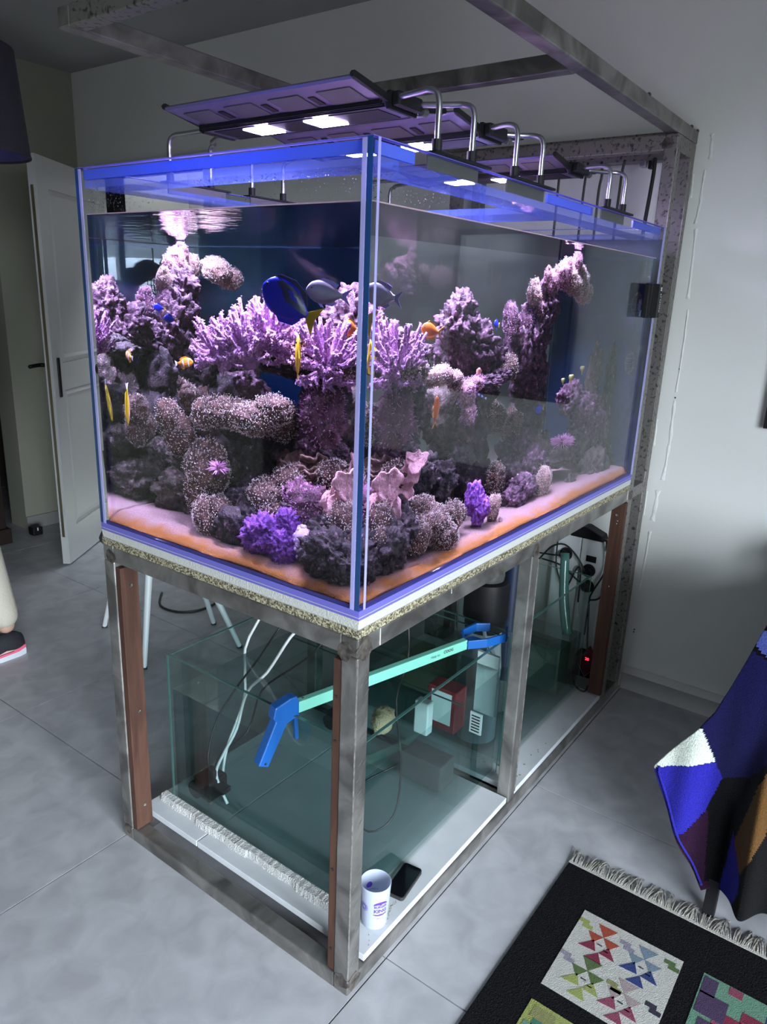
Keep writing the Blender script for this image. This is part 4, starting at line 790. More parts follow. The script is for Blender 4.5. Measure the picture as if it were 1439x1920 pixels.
for p, d, lb in (((.823, .416, 1.406), (-.7, -.3, .1), 'small deep blue fish between the peak and the tower'), ((1.024, .33, 1.165), (-.8, .1, -.1), 'small deep blue fish over the far rocks'), ((.55, .66, 1.385), (-.7, -.3, .1), 'small deep blue fish near the back glass')):
    fish('blue_damsel', lb, p, d, (0, 0, 1), .042, .022, .008, SL, ['fblu'], [('dorsal_fin', [(.25, .44), (.1, .62), (-.2, .5), (-.2, .3)], 'fblu', 0), ('anal_fin', [(0, -.46), (-.1, -.66), (-.25, -.5)], 'fblu', 0), ('tail_fin', tail(.32, .2, .4), 'fyel', 0)])
fish('cleaner_wrasse', 'tiny blue and white striped fish by the pink crust', (.646, .272, 1.239), (-.7, .5, .35), (0, 0, 1), .040, .009, .006, SL, ['fblu'], [('tail_fin', tail(.4, .15, .1), 'fwht', 0)], spots=[('white_band', [(.3, .2), (.2, .3), (.1, .2), (.1, -.2), (.2, -.3), (.3, -.2)], 'fwht'), ('white_band', [(-.05, .25), (-.15, .25), (-.2, -.1), (-.1, -.25)], 'fwht')])
# ================================================================== REEF LAMPS
def fixture(cx_, leds, legs_r, legs_l, label, yr=(.115, .615)):
    """gull-wing aluminium lamp lying across the tank on four bent tubes"""
    y0, y1 = yr; zc = 1.803; t = thing('reef_lamp', label, 'lamp', (cx_, (y0 + y1) / 2, zc), 'reef lamps on bent tubes')
    prof = [(-.145, .014), (-.140, .018), (-.045, .006), (-.040, .012), (.040, .012), (.045, .006), (.140, .018), (.145, .014), (.142, .010), (.046, -.004), (.042, -.012), (-.042, -.012), (-.046, -.004), (-.142, .010)]
    MB().prism([(cx_ + u, y0 + .006, zc + v) for u, v in prof], (0, y1 - y0 - .012, 0)).build('housing', M['alu'], t)
    for y in (y0, y1 - .007): MB().prism([(cx_ + u * 1.02, y, zc + v * 1.25) for u, v in prof], (0, .007, 0)).build('end_cap', M['black'], t)
    for y, s in ((y0, -1), (y1, 1)):
        b = MB().box((cx_ - .038, min(y, y + s * .018), zc - .010), (cx_ + .038, max(y, y + s * .018), zc + .014)).build('end_block', M['black'], t, bevel=.004)
        MB().cyl((cx_ + .045, y + s * .009, zc - .004), (cx_ + .060, y + s * .009, zc - .004), .008, n=12).build('knob', M['dgrey'], b)
    for sx_ in (-1, 1):
        # vents in the wings: large rectangles with dark slots between them
        for q in range(4):
            yc = y0 + .07 + (y1 - y0 - .14) * q / 3
            f = lambda u, dz: zc + .010 - (.142 - abs(u)) / .096 * .014 + dz
            for (ua, ub, ya, yb, nm) in ((.062, .118, yc - .038, yc + .038, 'vent_panel'),) + (((.070, .104, yc + .055, yc + .070, 'vent_slot'),) if q < 3 else ()):
                mb = MB(); P_ = [(sx_ * ua, ya), (sx_ * ub, ya), (sx_ * ub, yb), (sx_ * ua, yb)]
                mb.add([(cx_ + u, y, f(u, -.0006)) for u, y in P_] + [(cx_ + u, y, f(u, -.0018)) for u, y in P_], [(0, 1, 5, 4), (1, 2, 6, 5), (2, 3, 7, 6), (3, 0, 4, 7), (4, 5, 6, 7)])
                o_ = mb.build(nm, M['dgrey' if nm == 'vent_panel' else 'black'], t)
        for u in (.044, .052, .058): MB().box((cx_ + sx_ * u - .0012, y0 + .01, zc - .0125 + (u - .042) * .14), (cx_ + sx_ * u + .0012, y1 - .01, zc - .006 + (u - .042) * .3)).build('groove', M['black'], t)
    for k in range(3):
        y = y0 + .09 + .16 * k; MB().box((cx_ - .036, y - .06, zc - .0135), (cx_ + .036, y + .06, zc - .0118)).build('lens_plate', M['black'], t, bevel=.001)
    for y in leds: MB().box((cx_ - .028, y - .034, zc - .0152), (cx_ + .028, y + .034, zc - .0138)).build('led_panel', M['led'], t)
    for y in leds:                      # the lensed light of each panel, aimed down into the water
        la = bpy.data.lights.new('led_lens', 'AREA'); la.shape = 'RECTANGLE'; la.size = .056; la.size_y = .068; la.energy = LED_W; la.color = LED_BEAM; la.spread = math.radians(125)
        lo = bpy.data.objects.new('led_lens', la); C.objects.link(lo); lo.location = (cx_, y, zc - .0165); setp(lo, t)
    for x, fy, ey, s in [(x, .006, y0 - .004, 1) for x in legs_r] + [(x, W - .006, y1 + .004, -1) for x in legs_l]:
        ex = cx_ + max(-.03, min(.03, (x - cx_) * .6)); zt = zc + .004
        MB().tube([(x, fy, H4 + .012), (x, fy, zt - .05), (x, fy, zt - .022), (x + (ex - x) * .02, fy + s * .006, zt - .006), (x + (ex - x) * .06, fy + s * .024, zt), (x + (ex - x) * .3, fy + s * .045, zt), (ex, ey, zt)], .0052, 10, True, 3).build('bent_tube', M['tubeM'], t, smooth=True)
        MB().cyl((x, fy, H4 + .006), (x, fy, H4 + .026), .009, n=14).build('tube_clamp', M['black'], t)
    for lg, fy in ((legs_r, .006), (legs_l, W - .006)):
        a, b = min(lg) - .02, max(lg) + .055
        s_ = -1 if fy < .1 else 1; o_ = -.010 if fy < .1 else .010
        f_ = MB().box((a, fy - .014, H4 + .0016), (b, fy + .014, H4 + .0065)).build('rim_clamp', M['black'], t, bevel=.0015)
        yy = (D + .001, D + .004) if fy < .1 else (W - D - .004, W - D - .001); MB().box((a + .005, yy[0], H4 - .022), (b - .015, yy[1], H4 + .0016)).build('clamp_lip', M['dgrey'], f_)
    return t
fixture(.235, (.30, .47), (.186, .305), (.245, .369), 'blue lit reef lamp nearest the glass corner')
fixture(.525, (.27, .45), (.479, .600), (.51, .628), 'blue lit reef lamp in the middle of the tank', (.09, .60))
fixture(1.015, (.307, .46), (1.006, 1.122), (1.01, 1.13), 'blue lit reef lamp at the wall end of the tank', (.10, .60))
# cables hanging behind the tank end, return pipe over the water
cab = [[(0.107, 1.93), (0.105, 1.894), (0.108, 1.821), (0.114, 1.70), (.12, 1.4)], [(0.206, 1.93), (0.211, 1.892), (0.212, 1.834), (0.214, 1.7), (.21, 1.4)], [(0.286, 1.93), (0.28, 1.887), (0.285, 1.837), (0.285, 1.7), (.29, 1.4)], [(0.334, 1.93), (0.338, 1.873), (0.341, 1.7), (.34, 1.4)], [(0.435, 1.93), (0.436, 1.7), (.44, 1.4)]]
names = ['nearest the long glass', 'second from the long glass', 'third from the long glass', 'fourth from the long glass', 'furthest from the long glass']
for k, pts in enumerate(cab):
    zt = pts[-1][1]; pts = pts + [(pts[-1][0] + .02, .75)]
    tag(MB().tube([(1.645, y, z) for y, z in pts], .0065 if k == 0 else .0045, 8).build('hanging_cable', M['cable'], None, smooth=True), 'black cable hanging behind the tank end, ' + names[k], 'cable', 'cables behind the tank end')
t = thing('cable_clip', 'small chrome bracket under the rear rack bar', 'bracket', (1.65, .14, 1.93)); MB().box((1.645, .135, 1.905), (1.672, .155, 1.924)).build('clip', M['tubeM'], t, bevel=.003); MB().box((1.65, .120, 1.90), (1.672, .128, 1.924)).build('hook', M['black'], t)
t = thing('return_pipe', 'grey pipe lying across the back of the tank above the water', 'pipe', (1.2, .55, 1.64))
MB().lathe([(.017, 0), (.017, .24), (.0, .24)], (.955, .52, 1.634), 20, frame((0, 0, 1), (.86, .30, .03)), False).build('pipe', M['pvc'], t, smooth='auto')
MB().lathe([(.021, 0), (.021, .03)], (1.06, .556, 1.6375), 20, frame((0, 0, 1), (.86, .30, .03))).build('collar', M['pvc'], t, smooth='auto'); MB().lathe([(.021, 0), (.021, .03)], (1.15, .588, 1.641), 20, frame((0, 0, 1), (.86, .30, .03))).build('collar', M['pvc'], t, smooth='auto')
MB().box((1.30, .60, WZ + .004), (L - .02, .66, WZ + .045)).build('overflow_box', M['pvc'], t, bevel=.004)
# ---- black magnet holder on the long glass
t = thing('magnet_block', 'black ridged magnet block on the long glass at the wall end', 'magnet', (1.42, -.02, 1.48))
mb = MB(); prof = [(0, 0), (0, .016), (.012, .020), (.034, .014), (.046, .022), (.058, .027), (.072, .026), (.084, .020), (.110, .016), (.124, .018), (.130, .014), (.130, 0)]
mb.prism([(1.375 + u, -.0015 - v, 1.432) for u, v in prof], (0, 0, .102)); mb.build('block', M['black'], t, bevel=.003)
mb = text_mb('FLOGIX', .017, lambda x, y: (1.4885 - y, -.0200, 1.477 - x)); mb.build('lettering', M['white'], t)
mb = MB(); [mb.box((1.481 + .006 * (k % 2), -.0198, 1.514 + .006 * (k // 2)), (1.486 + .006 * (k % 2), -.0192, 1.519 + .006 * (k // 2))) for k in range(4)]; mb.build('logo', M['white'], t)
# ================================================================== LOWER CABINET
BZ = .0605
def board(nm, a, b, lab): return tag(MB().box(a, b).build(nm, M['melam'], None, bevel=.0015), lab, 'board')
b1 = board('melamine_board', (.062, .004, .0425), (.748, .565, BZ), 'white melamine board on the bottom of the stand, near bay')
b2 = board('melamine_board', (.062, .568, .0425), (.748, .796, BZ), 'white melamine strip at the back of the near bay')
b3 = board('melamine_board', (.796, .004, .0425), (1.508, .796, BZ), 'white melamine board on the bottom of the far bay')
mb = MB(); r = random.Random(4)
for (x, y, s) in ((.86, .03, .006), (.872, .022, .004), (.93, .035, .004), (.99, .04, .003), (1.03, .035, .003), (1.02, .03, .003), (1.08, .03, .003), (1.2, .02, .002)): mb.lathe([(s, 0), (s * .5, .0012)], (x, y, BZ), 7)
o_ = mb.build('dirt_specks', M['dust'], b3); o_['kind'] = 'stuff'
mb = MB()
for k in range(26): q = k / 25; x, y = .155 + .075 * q, .018 + .020 * q + r.uniform(-.004, .004); s = r.uniform(.0008, .002); mb.lathe([(s, 0), (s * .5, .001)], (x, y, BZ), 6)
for x, y in ((.10, .018), (.112, .028), (.09, .012)): mb.lathe([(.0014, 0), (.0008, .001)], (x, y, BZ), 6)
o_ = mb.build('dirt_specks', M['dust'], b1); o_['kind'] = 'stuff'
# polystyrene strip in front of the sump
mb = MB(); n = 110; r = random.Random(8); vs, fs = [], []
for i in range(n + 1):
    y = .115 + (.775 - .115) * i / n; wv = .0015 * math.sin(i * .3) + r.uniform(-.0007, .0007) + (.004 if 22 < i < 52 or i > 84 else 0); xa, xb = .100 + wv, .1275; zt = BZ + .021 + r.uniform(-.0008, .0008)
    vs += [(xa, y, BZ), (xb, y, BZ), (xb, y, zt), (xa + .004, y, zt)]
fs = [(i * 4 + k, i * 4 + (k + 1) % 4, i * 4 + 4 + (k + 1) % 4, i * 4 + 4 + k) for i in range(n) for k in range(4)] + [(0, 1, 2, 3), (n * 4, n * 4 + 1, n * 4 + 2, n * 4 + 3)]
mb.add(vs, fs); tag(mb.build('polystyrene_strip', M['styro'], None), 'crumbly white polystyrene strip edging the sump', 'strip')
def sump(x0, x1, zt, zw, lab, ym=(.086, .745)):
    z0 = BZ + .002; y0, y1 = ym; t = thing('sump_tank', lab, 'tank', ((x0 + x1) / 2, .4, z0), 'glass sump tanks'); e = .008
    MB().box((x0, y0, z0), (x1, y1, z0 + .010)).build('bottom_pane', M['sumpg'], t)
    for nm, a, b in (('pane', (x0, y0 + e, z0 + .010), (x0 + e, y1 - e, zt)), ('pane', (x1 - e, y0 + e, z0 + .010), (x1, y1 - e, zt)), ('pane', (x0, y0, z0 + .010), (x1, y0 + e, zt)), ('pane', (x0, y1 - e, z0 + .010), (x1, y1, zt))):
        p_ = MB().box(a, b).build(nm, M['sumpg'], t); MB().box((a[0], a[1], zt), (b[0], b[1], zt + .0012)).build('top_edge', M['sumpe'], p_)
    for (x, y) in ((x0, y0), (x0, y1), (x1, y0)): MB().box((x - .0006, y - .0005, z0), (x + .0012, y + .0012, zt)).build('edge_line', M['sumpe'], t)
    MB().box((x0 - .0006, y1 - e, z0), (x0, y1, zt)).build('edge_line', M['sumpe'], t); MB().box((x0 - .0006, y0, z0), (x0, y0 + e, zt)).build('edge_line', M['sumpe'], t)
    wv = e + .0005; mb = MB(); vs = [(x0 + wv, y0 + wv, z0 + .0105), (x1 - wv, y0 + wv, z0 + .0105), (x1 - wv, y1 - wv, z0 + .0105), (x0 + wv, y1 - wv, z0 + .0105)]; vs += [(a, b, zw) for a, b, _ in vs]
    mb.add(vs, [(0, 3, 2, 1), (0, 1, 5, 4), (1, 2, 6, 5), (2, 3, 7, 6), (3, 0, 4, 7)]); mb.cur = 1; mb.add(vs[4:], [(0, 1, 2, 3)])
    ow_ = mb.build('sump_water', [M['sumpw'], M['sumptop']], None); bm = bmesh.new(); bm.from_mesh(ow_.data); bmesh.ops.remove_doubles(bm, verts=bm.verts, dist=1e-5); bmesh.ops.recalc_face_normals(bm, faces=bm.faces); bm.to_mesh(ow_.data); bm.free(); tag(ow_, 'greenish water standing in the ' + lab.split(' ')[0] + ' sump tank', 'water', kind='stuff'); return t
s1 = sump(.128, .835, .522, .420, 'near glass sump tank with green edges on white boards'); s2 = sump(.868, 1.485, .522, .30, 'far glass sump tank with green edges beside the sockets')
MB().box((.60, .095, .075), (.606, .737, .40)).build('baffle', M['sumpg'], s1); MB().box((.60, .095, .40), (.606, .737, .4012)).build('baffle_edge', M['sumpe'], s1)
M['milk'] = mat('milky_panel', (.40, .50, .50), .5); MB().box((.812, .1, .26), (.822, .17, .46)).build('white_panel', M['milk'], s1)
# pump in the near sump
def pump(x, y, z, lab):
    t = thing('return_pump', lab, 'pump', (x, y, z)); mb = MB()
    MB().box((x - .035, y - .035, z + .006), (x + .035, y + .035, z + .070)).build('body', M['black'], t, bevel=.008); MB().cyl((x, y - .02, z + .07), (x, y - .02, z + .098), .011, n=14).build('outlet', M['black'], t)
    MB().cyl((x - .05, y + .01, z + .04), (x - .034, y + .01, z + .04), .026, n=18).build('intake', M['black'], t); MB().box((x - .02, y - .075, z + .045), (x + .01, y - .034, z + .058)).build('bracket', M['black'], t)
    mb = MB(); [mb.cyl((x + a * .026, y + b * .026, z), (x + a * .026, y + b * .026, z + .007), .008, n=10) for a in (-1, 1) for b in (-1, 1)]; o_ = mb.build('suction_feet', M['dgrey'], t); o_['kind'] = 'stuff'; return t
pump(.20, .670, .074, 'black pump on the bottom of the near sump'); pump(.70, .60, .074, 'black pump in the far corner of the near sump')
def hose(pts, m, r_, lab, nm='hose', cat='hose'): return tag(MB().tube(pts, r_, 8).build(nm, M[m], None, smooth=True), lab, cat)
hose([(.36, .47, .60), (.35, .501, .57), (.34, .58, .44), (.30, .62, .38), (.24, .60, .30), (.21, .62, .23), (.20, .643, .165), (.20, .63, .12), (.20, .60, .078)], 'hosew', .0042, 'white air hose bending into the near sump')
hose([(.55, .66, .70), (.42, .735, .47), (.40, .735, .36), (.38, .72, .28), (.30, .71, .16), (.27, .70, .08)], 'hosew', .0042, 'white hose by the back pane of the near sump')
hose([(.62, .58, .70), (.42, .615, .53), (.40, .68, .42), (.32, .70, .34), (.25, .70, .27), (.21, .69, .18), (.20, .66, .15)], 'cable', .0032, 'thin black lead curving to the sump pump, upper one', 'pump_lead', 'cable')
hose([(.60, .42, .70), (.42, .45, .54), (.40, .52, .46), (.36, .62, .36), (.28, .60, .27), (.24, .66, .20), (.23, .69, .13)], 'cable', .0032, 'thin black lead curving to the sump pump, lower one', 'pump_lead', 'cable')
hose([(.62, .30, .60), (.60, .28, .48), (.58, .30, .35), (.50, .22, .22), (.42, .18, .12), (.36, .22, .08), (.40, .32, .078), (.5, .36, .08), (.60, .30, .12)], 'cable', .0028, 'thin black cable looping low in the near sump', 'pump_lead', 'cable')
mb = MB(); blob_ok = [Vector(p) for p in ico(3)[0]]
def plainblob(c, rad, sd, m, nm, lab, cat):
    mb = MB(); off = Vector((sd, sd * 2, 0)); mb.add([Vector(c) + Vector((u.x * rad[0], u.y * rad[1], u.z * rad[2])) * (1 + .25 * noise.fractal(u * 2 + off, 1, 2, 3)) for u in ico(3)[0]], ico(3)[1]); return tag(mb.build(nm, M[m], None, smooth=True), lab, cat)
plainblob((.46, .26, .36), (.035, .03, .04), 3, 'sponge', 'filter_sponge', 'tan filter sponge floating in the near sump', 'sponge')
tag(MB().box((.545, .17, .30), (.575, .215, .40)).build('filter_block', M['milk'], None, bevel=.004), 'small white block in the middle of the near sump', 'block')
t = thing('red_box', 'red and white box inside the near sump by the end pane', 'box', (.76, .24, .25)); MB().box((.735, .19, .20), (.80, .29, .34)).build('box_body', M['redp'], t, bevel=.004); MB().box((.7335, .205, .225), (.7352, .275, .33)).build('white_label', M['milk'], t)
t = thing('vent_grille', 'small white slotted grille in the near sump', 'grille', (.79, .14, .20)); MB().box((.785, .125, .20), (.79, .165, .27)).build('plate', M['white'], t)
for k in range(6): MB().box((.7838, .131, .207 + .010 * k), (.7852, .159, .211 + .010 * k)).build('slot', M['black'], t)
tag(MB().box((.62, .16, .0745), (.70, .30, .16)).build('dark_filter_box', M['dgrey'], None, bevel=.004), 'dark box on the bottom of the near sump', 'box')
# protein skimmer in the far sump
sx, sy = .965, .235
t = thing('protein_skimmer', 'black and white protein skimmer with a domed lid in the far sump', 'skimmer', (sx, sy, .075))
MB().lathe([(.066, .075), (.066, .33), (.058, .42), (.058, .46)], (sx, sy, 0), 32).build('body', M['pvc'], t, smooth='auto'); MB().lathe([(.061, .46), (.064, .47), (.064, .50), (.071, .505), (.071, .61), (.066, .625), (.055, .63)], (sx, sy, 0), 32).build('cup', M['black'], t, smooth='auto')  # white body drawn grey, its shadow put into the colour
MB().lathe([(.050, .63), (.052, .645), (.046, .658), (.02, .664), (0, .665)], (sx, sy, 0), 32).build('lid', M['dgrey'], t, smooth='auto'); MB().tube([(sx - .05, sy - .02, .50), (sx - .075, sy - .05, .46), (sx - .06, sy - .08, .40)], .006, 8).build('drain_hose', M['pvc'], t, smooth=True)
MB().tube([(sx - .04, sy + .045, .62), (sx - .075, sy + .06, .60), (sx - .08, sy + .055, .48), (sx - .06, sy + .04, .40)], .003, 8).build('air_line', M['cable'], t, smooth=True)
M['navy'] = mat('navy_pipe', (.008, .014, .035), .4); tag(MB().cyl((1.07, .20, .25), (1.07, .20, .84), .026, n=20).build('drain_pipe', M['navy'], None, smooth='auto'), 'dark blue drain pipe behind the middle post', 'pipe')
t = thing('round_bucket', 'grey round filter pot standing in the far sump', 'pot', (1.18, .30, .075)); MB().lathe([(.085, .075), (.09, .24), (.096, .245), (.096, .26), (.08, .262)], (1.18, .30, 0), 28).build('pot', M['dgrey'], t, smooth='auto')
tag(MB().box((1.36, .12, .0745), (1.46, .30, .26)).build('green_canister', M['dgreen'], None, bevel=.01), 'dark green canister at the wall end of the far sump', 'canister')
tag(MB().box((1.06, .45, .0745), (1.20, .62, .20)).build('tan_filter_box', M['sponge'], None, bevel=.006), 'tan box deep in the far sump', 'box')
# mint and blue reaching tool lying across the near sump
t = thing('reaching_tool', 'mint green bar with blue trigger handle and blue hexagonal jaw across the sump', 'tool', (.165, .30, .53))
A_, B_ = Vector((.135, .292, .537)), Vector((.690, .150, .537)); dv = (B_ - A_).normalized(); Rt = frame(dv)
MB().box((0, -.009, -.0145), ((B_ - A_).length, .009, .0145), Rt, A_).build('bar', M['mint'], t, bevel=.0015)
hp = lambda u, w_, s=0: Rt @ Vector((u, s, w_)) + A_
hd = MB().prism([hp(u, w_, -.013) for u, w_ in ((.012, .020), (.012, -.022), (-.002, -.022), (-.022, -.030), (-.072, -.125), (-.098, -.112), (-.052, -.014), (-.058, -.004), (-.052, .022), (-.012, .034), (.006, .034))], Rt @ Vector((0, .026, 0))).build('handle', M['bluep'], t, bevel=.003)
MB().cyl(hp(-.080, -.112, -.0135), hp(-.080, -.112, .0), .003, n=10).build('hang_hole', M['hole'], hd)
MB().prism([hp(u, w_, -.006) for u, w_ in ((.002, -.02), (.012, -.02), (.016, -.085), (.006, -.086))], Rt @ Vector((0, .012, 0))).build('trigger', M['bluep'], t, bevel=.002)
MB().cyl(hp(.03, .0146), hp(.03, .016), .003, n=8).build('rivet', M['screw'], t)
ctr = B_ + dv * .082; hexo = []
jw = MB(); pts = [(-.080, .010), (-.045, .050), (.02, .058), (.055, .035)]; pts2 = [(-.080, -.010), (-.03, -.032), (.045, -.040), (.082, -.010)]
for P_ in (pts, pts2):
    for i in range(3):
        a, b = (Rt @ Vector((*P_[i], 0)) + ctr), (Rt @ Vector((*P_[i + 1], 0)) + ctr); d_ = (b - a); jw.box((-.002, -.004, -.013), (d_.length + .002, .004, .013), frame(d_), a)
jaw = jw.build('jaw', M['bluep'], t, bevel=.0015); jaw['kind'] = 'stuff'
MB().prism([Rt @ Vector((u, v_, .004)) + ctr for u, v_ in ((-.085, -.011), (-.03, -.030), (-.04, .012), (-.085, .011))], (0, 0, .004)).build('gusset', M['bluep'], t)
pl_ = lambda x, y: Rt @ Vector((.475 + x, -.0096, y)) + A_
text_mb('Help to', .011, lambda x, y: pl_(x - .025, y + .001)).build('lettering', M['print'], t); text_mb('COOG', .012, lambda x, y: pl_(x + .024, y + .003), bold=True).build('lettering', M['print'], t)
# cup
CX, CY, CH, CR0, CR1 = .153, .044, .113, .0300, .0360
M['cup'] = mat('frosted_cup', (.58, .62, .72), .35); nt = M['cup'].node_tree; b_ = nt.nodes['Principled BSDF']; tl = nt.nodes.new('ShaderNodeBsdfTranslucent'); tl.inputs[0].default_value = (.75, .80, .92, 1); mx_ = nt.nodes.new('ShaderNodeMixShader'); mx_.inputs[0].default_value = .4
nt.links.new(b_.outputs[0], mx_.inputs[1]); nt.links.new(tl.outputs[0], mx_.inputs[2]); nt.links.new(mx_.outputs[0], nt.nodes['Material Output'].inputs[0])
t = thing('plastic_cup', 'frosted plastic cup with purple burger logo on the white board', 'cup', (CX, CY, BZ))
MB().lathe([(0, .002), (CR0 - .001, .001), (CR0, .004), (CR1, CH), (CR1 - .0008, CH + .0008), (CR1 - .0016, CH), (CR0 - .0016, .006), (0, .006)], (CX, CY, BZ), 48).build('body', M['cup'], t, smooth='auto')
va = math.atan2(-.749 - CY, -.975 - CX) + .12
def cupmap(a0, zc, off=.0004):
    def f(x, y):
        z = zc + y; rr = CR0 + (CR1 - CR0) * z / CH + off; a = a0 + x / rr; return (CX + rr * math.cos(a), CY + rr * math.sin(a), BZ + z)
    return f
def cuppoly(f, poly, nm, n=8):
    q = []
    for i in range(len(poly)):
        a, b = poly[i], poly[(i + 1) % len(poly)]; q += [(a[0] + (b[0] - a[0]) * k / n, a[1] + (b[1] - a[1]) * k / n) for k in range(n)]
    c_ = (sum(p[0] for p in q) / len(q), sum(p[1] for p in q) / len(q)); mb = MB(); m_ = len(q); vs = [f(*c_)] + [f(c_[0] + (p[0] - c_[0]) * k / 4, c_[1] + (p[1] - c_[1]) * k / 4) for k in range(1, 5) for p in q]
    mb.add(vs, [(0, 1 + k, 1 + (k + 1) % m_) for k in range(m_)] + [(1 + r_ * m_ + k, 1 + (r_ + 1) * m_ + k, 1 + (r_ + 1) * m_ + (k + 1) % m_, 1 + r_ * m_ + (k + 1) % m_) for r_ in range(3) for k in range(m_)]); return mb.build(nm, M['purplep'], t)
f_ = cupmap(va + .30, .062); bun = [(.0175 * math.cos(PI * k / 10), .0120 + .0095 * math.sin(PI * k / 10)) for k in range(11)]; cuppoly(f_, bun, 'printed_logo', 2)
cuppoly(f_, [(.0175 * math.cos(PI + PI * k / 10), -.0140 + .0045 * math.sin(PI + PI * k / 10)) for k in range(11)], 'printed_logo', 2)
text_mb('BURGER', .0086, f_ and (lambda x, y: f_(x, y + .0072)), bold=True).build('lettering', M['purplep'], t); text_mb('KING', .0135, lambda x, y: f_(x, y - .0050), bold=True).build('lettering', M['purplep'], t)
text_mb('24 h / 7', .005, lambda x, y: cupmap(va + .30, .036)(x, y)).build('lettering', M['purplep'], t)
g_ = cupmap(va - .95, .062); mb = MB(); r = random.Random(2)
for k in range(16):
    a = 2 * PI * k / 16; p, q = (.004 * math.cos(a), .004 * math.sin(a)), (.012 * math.cos(a), .012 * math.sin(a)); n_ = (-math.sin(a) * .0007, math.cos(a) * .0007); mb.add([g_(p[0] - n_[0], p[1] - n_[1]), g_(q[0] - n_[0], q[1] - n_[1]), g_(q[0] + n_[0], q[1] + n_[1]), g_(p[0] + n_[0], p[1] + n_[1])], [(0, 1, 2, 3)])
mb.build('printed_sunburst', M['purplep'], t)
h_ = cupmap(va + PI, .075, -.0022); cuppoly(h_, [(.008 * math.cos(2 * PI * k / 12) + .012, .008 * math.sin(2 * PI * k / 12)) for k in range(12)], 'printed_logo', 1)
text_mb('KING IT', .006, lambda x, y: h_(-x, y - .014)).build('lettering', M['purplep'], t)
# phone
t = thing('phone', 'black phone lying face up beside the cup', 'phone', (.29, .062, BZ)); R_ = frame((.097, .013, 0)); ph = MB()
def rrect(lx, ly, rad, z, n=5): return [R_ @ Vector((sx_ * (lx - rad) + rad * math.cos(a0 + PI / 2 * k / n), sy_ * (ly - rad) + rad * math.sin(a0 + PI / 2 * k / n), z)) + Vector((.289, .0545, BZ)) for sx_, sy_, a0 in ((1, 1, 0), (-1, 1, PI / 2), (-1, -1, PI), (1, -1, 1.5 * PI)) for k in range(n + 1)]
M['screen'] = mat('phone_glass', (.002, .002, .004), .08); ph.prism(rrect(.056, .026, .009, .0005), (0, 0, .0095)); ph.build('case', M['blackm'], t, bevel=.001); MB().prism(rrect(.0535, .0235, .007, .0101), (0, 0, .0006)).build('screen', M['screen'], t)
# ---- socket board and adapters on the wall under the tank end
t = thing('socket_board', 'white wall board with rows of power sockets under the tank end', 'socket board', (XR, .22, .3))
for y0, y1, nm in ((.115, .21, 'panel'), (.214, .325, 'panel')): MB().box((XR - .045, y0, .12), (XR - .001, y1, .595)).build(nm, M['white'], t, bevel=.005)
AXn = Matrix(((0, 0, -1), (0, 1, 0), (1, 0, 0)))
for y, z in ((.268, .51), (.168, .465), (.165, .40), (.27, .40)):
    o_ = MB().lathe([(.026, 0), (.026, .003), (.022, .003), (.020, -.006), (0, -.006)], (XR - .0455, y, z), 24, AXn).build('socket', M['blackm' if (y, z) != (.27, .40) else 'white'], t)
    mb = MB(); [mb.cyl((XR - .047, y + a, z), (XR - .049, y + a, z), .003, n=8) for a in (-.009, .009)]; mb.build('pin_holes', M['hole'], o_)['kind'] = 'stuff'
MB().box((XR - .0475, .145, .50), (XR - .0445, .185, .525)).build('switch', M['black'], t)
for nm, (y, z), lb in (('power_plug', (.268, .51), 'black round plug in the left socket'), ('power_plug', (.168, .465), 'black round plug in the upper right socket'), ('power_plug', (.165, .40), 'black round plug in the lower right socket')): tag(MB().lathe([(.018, .004), (.018, .028), (.012, .034), (.006, .045)], (XR - .0455, y, z), 18, AXn).build(nm, M['black'], None, smooth='auto'), lb, 'plug', 'plugs in the wall sockets')
t = thing('power_adapter', 'black angular power brick on top of the socket board', 'adapter', (1.70, .18, .60)); MB().prism([(1.66, .25, .598), (1.66, .235, .640), (1.66, .19, .645), (1.66, .125, .620), (1.66, .118, .598)], (.06, 0, 0)).build('case', M['black'], t, bevel=.003)
kk = {'curving from the left plug': [(0.366, 0.471), (0.32, 0.535), (0.266, 0.558), (0.209, 0.52), (0.172, 0.47)], 'running level to the left socket': [(0.367, 0.498), (0.305, 0.504), (0.27, 0.51)], 'hanging down left of the sockets': [(0.298, 0.60), (0.294, 0.462), (0.251, 0.371)], 'crossing below the left socket': [(0.359, 0.473), (0.278, 0.466), (0.211, 0.427), (.16, .40)], 'rising in a sharp bend between the sockets': [(0.24, 0.385), (0.208, 0.473), (0.193, 0.443), (.19, .33)], 'dropping at the right side of the board': [(0.11, 0.60), (0.096, 0.50), (0.137, 0.391), (0.148, 0.343), (.15, .2)], 'looping under the right sockets': [(0.092, 0.47), (0.089, 0.416), (0.112, 0.365), (0.147, 0.348)], 'curled by the power brick': [(0.122, 0.60), (0.096, 0.599), (0.095, 0.56), (0.104, 0.575), (.1, .60)]}
for k, (lb, pts) in enumerate(kk.items()): tag(MB().tube([(1.655 + .004 * k, y, z) for y, z in pts], .0035, 8).build('power_cable', M['cable'], None, smooth=True), 'black power cable ' + lb, 'cable')
tag(MB().tube([(1.52, 0.094, 0.40), (1.52, 0.083, 0.256), (1.52, 0.08, 0.202), (1.50, 0.106, 0.186), (1.49, 0.112, 0.132), (1.487, 0.10, 0.08), (1.48, 0.07, 0.066), (1.49, 0.055, 0.066), (1.52, .06, .07)], .0035, 8).build('power_cable', M['cable'], None, smooth=True), 'black cable looping onto the white board by the red controller', 'cable')
t = thing('controller', 'dark red controller box with glowing red digits in the corner', 'controller', (1.56, .10, .061))
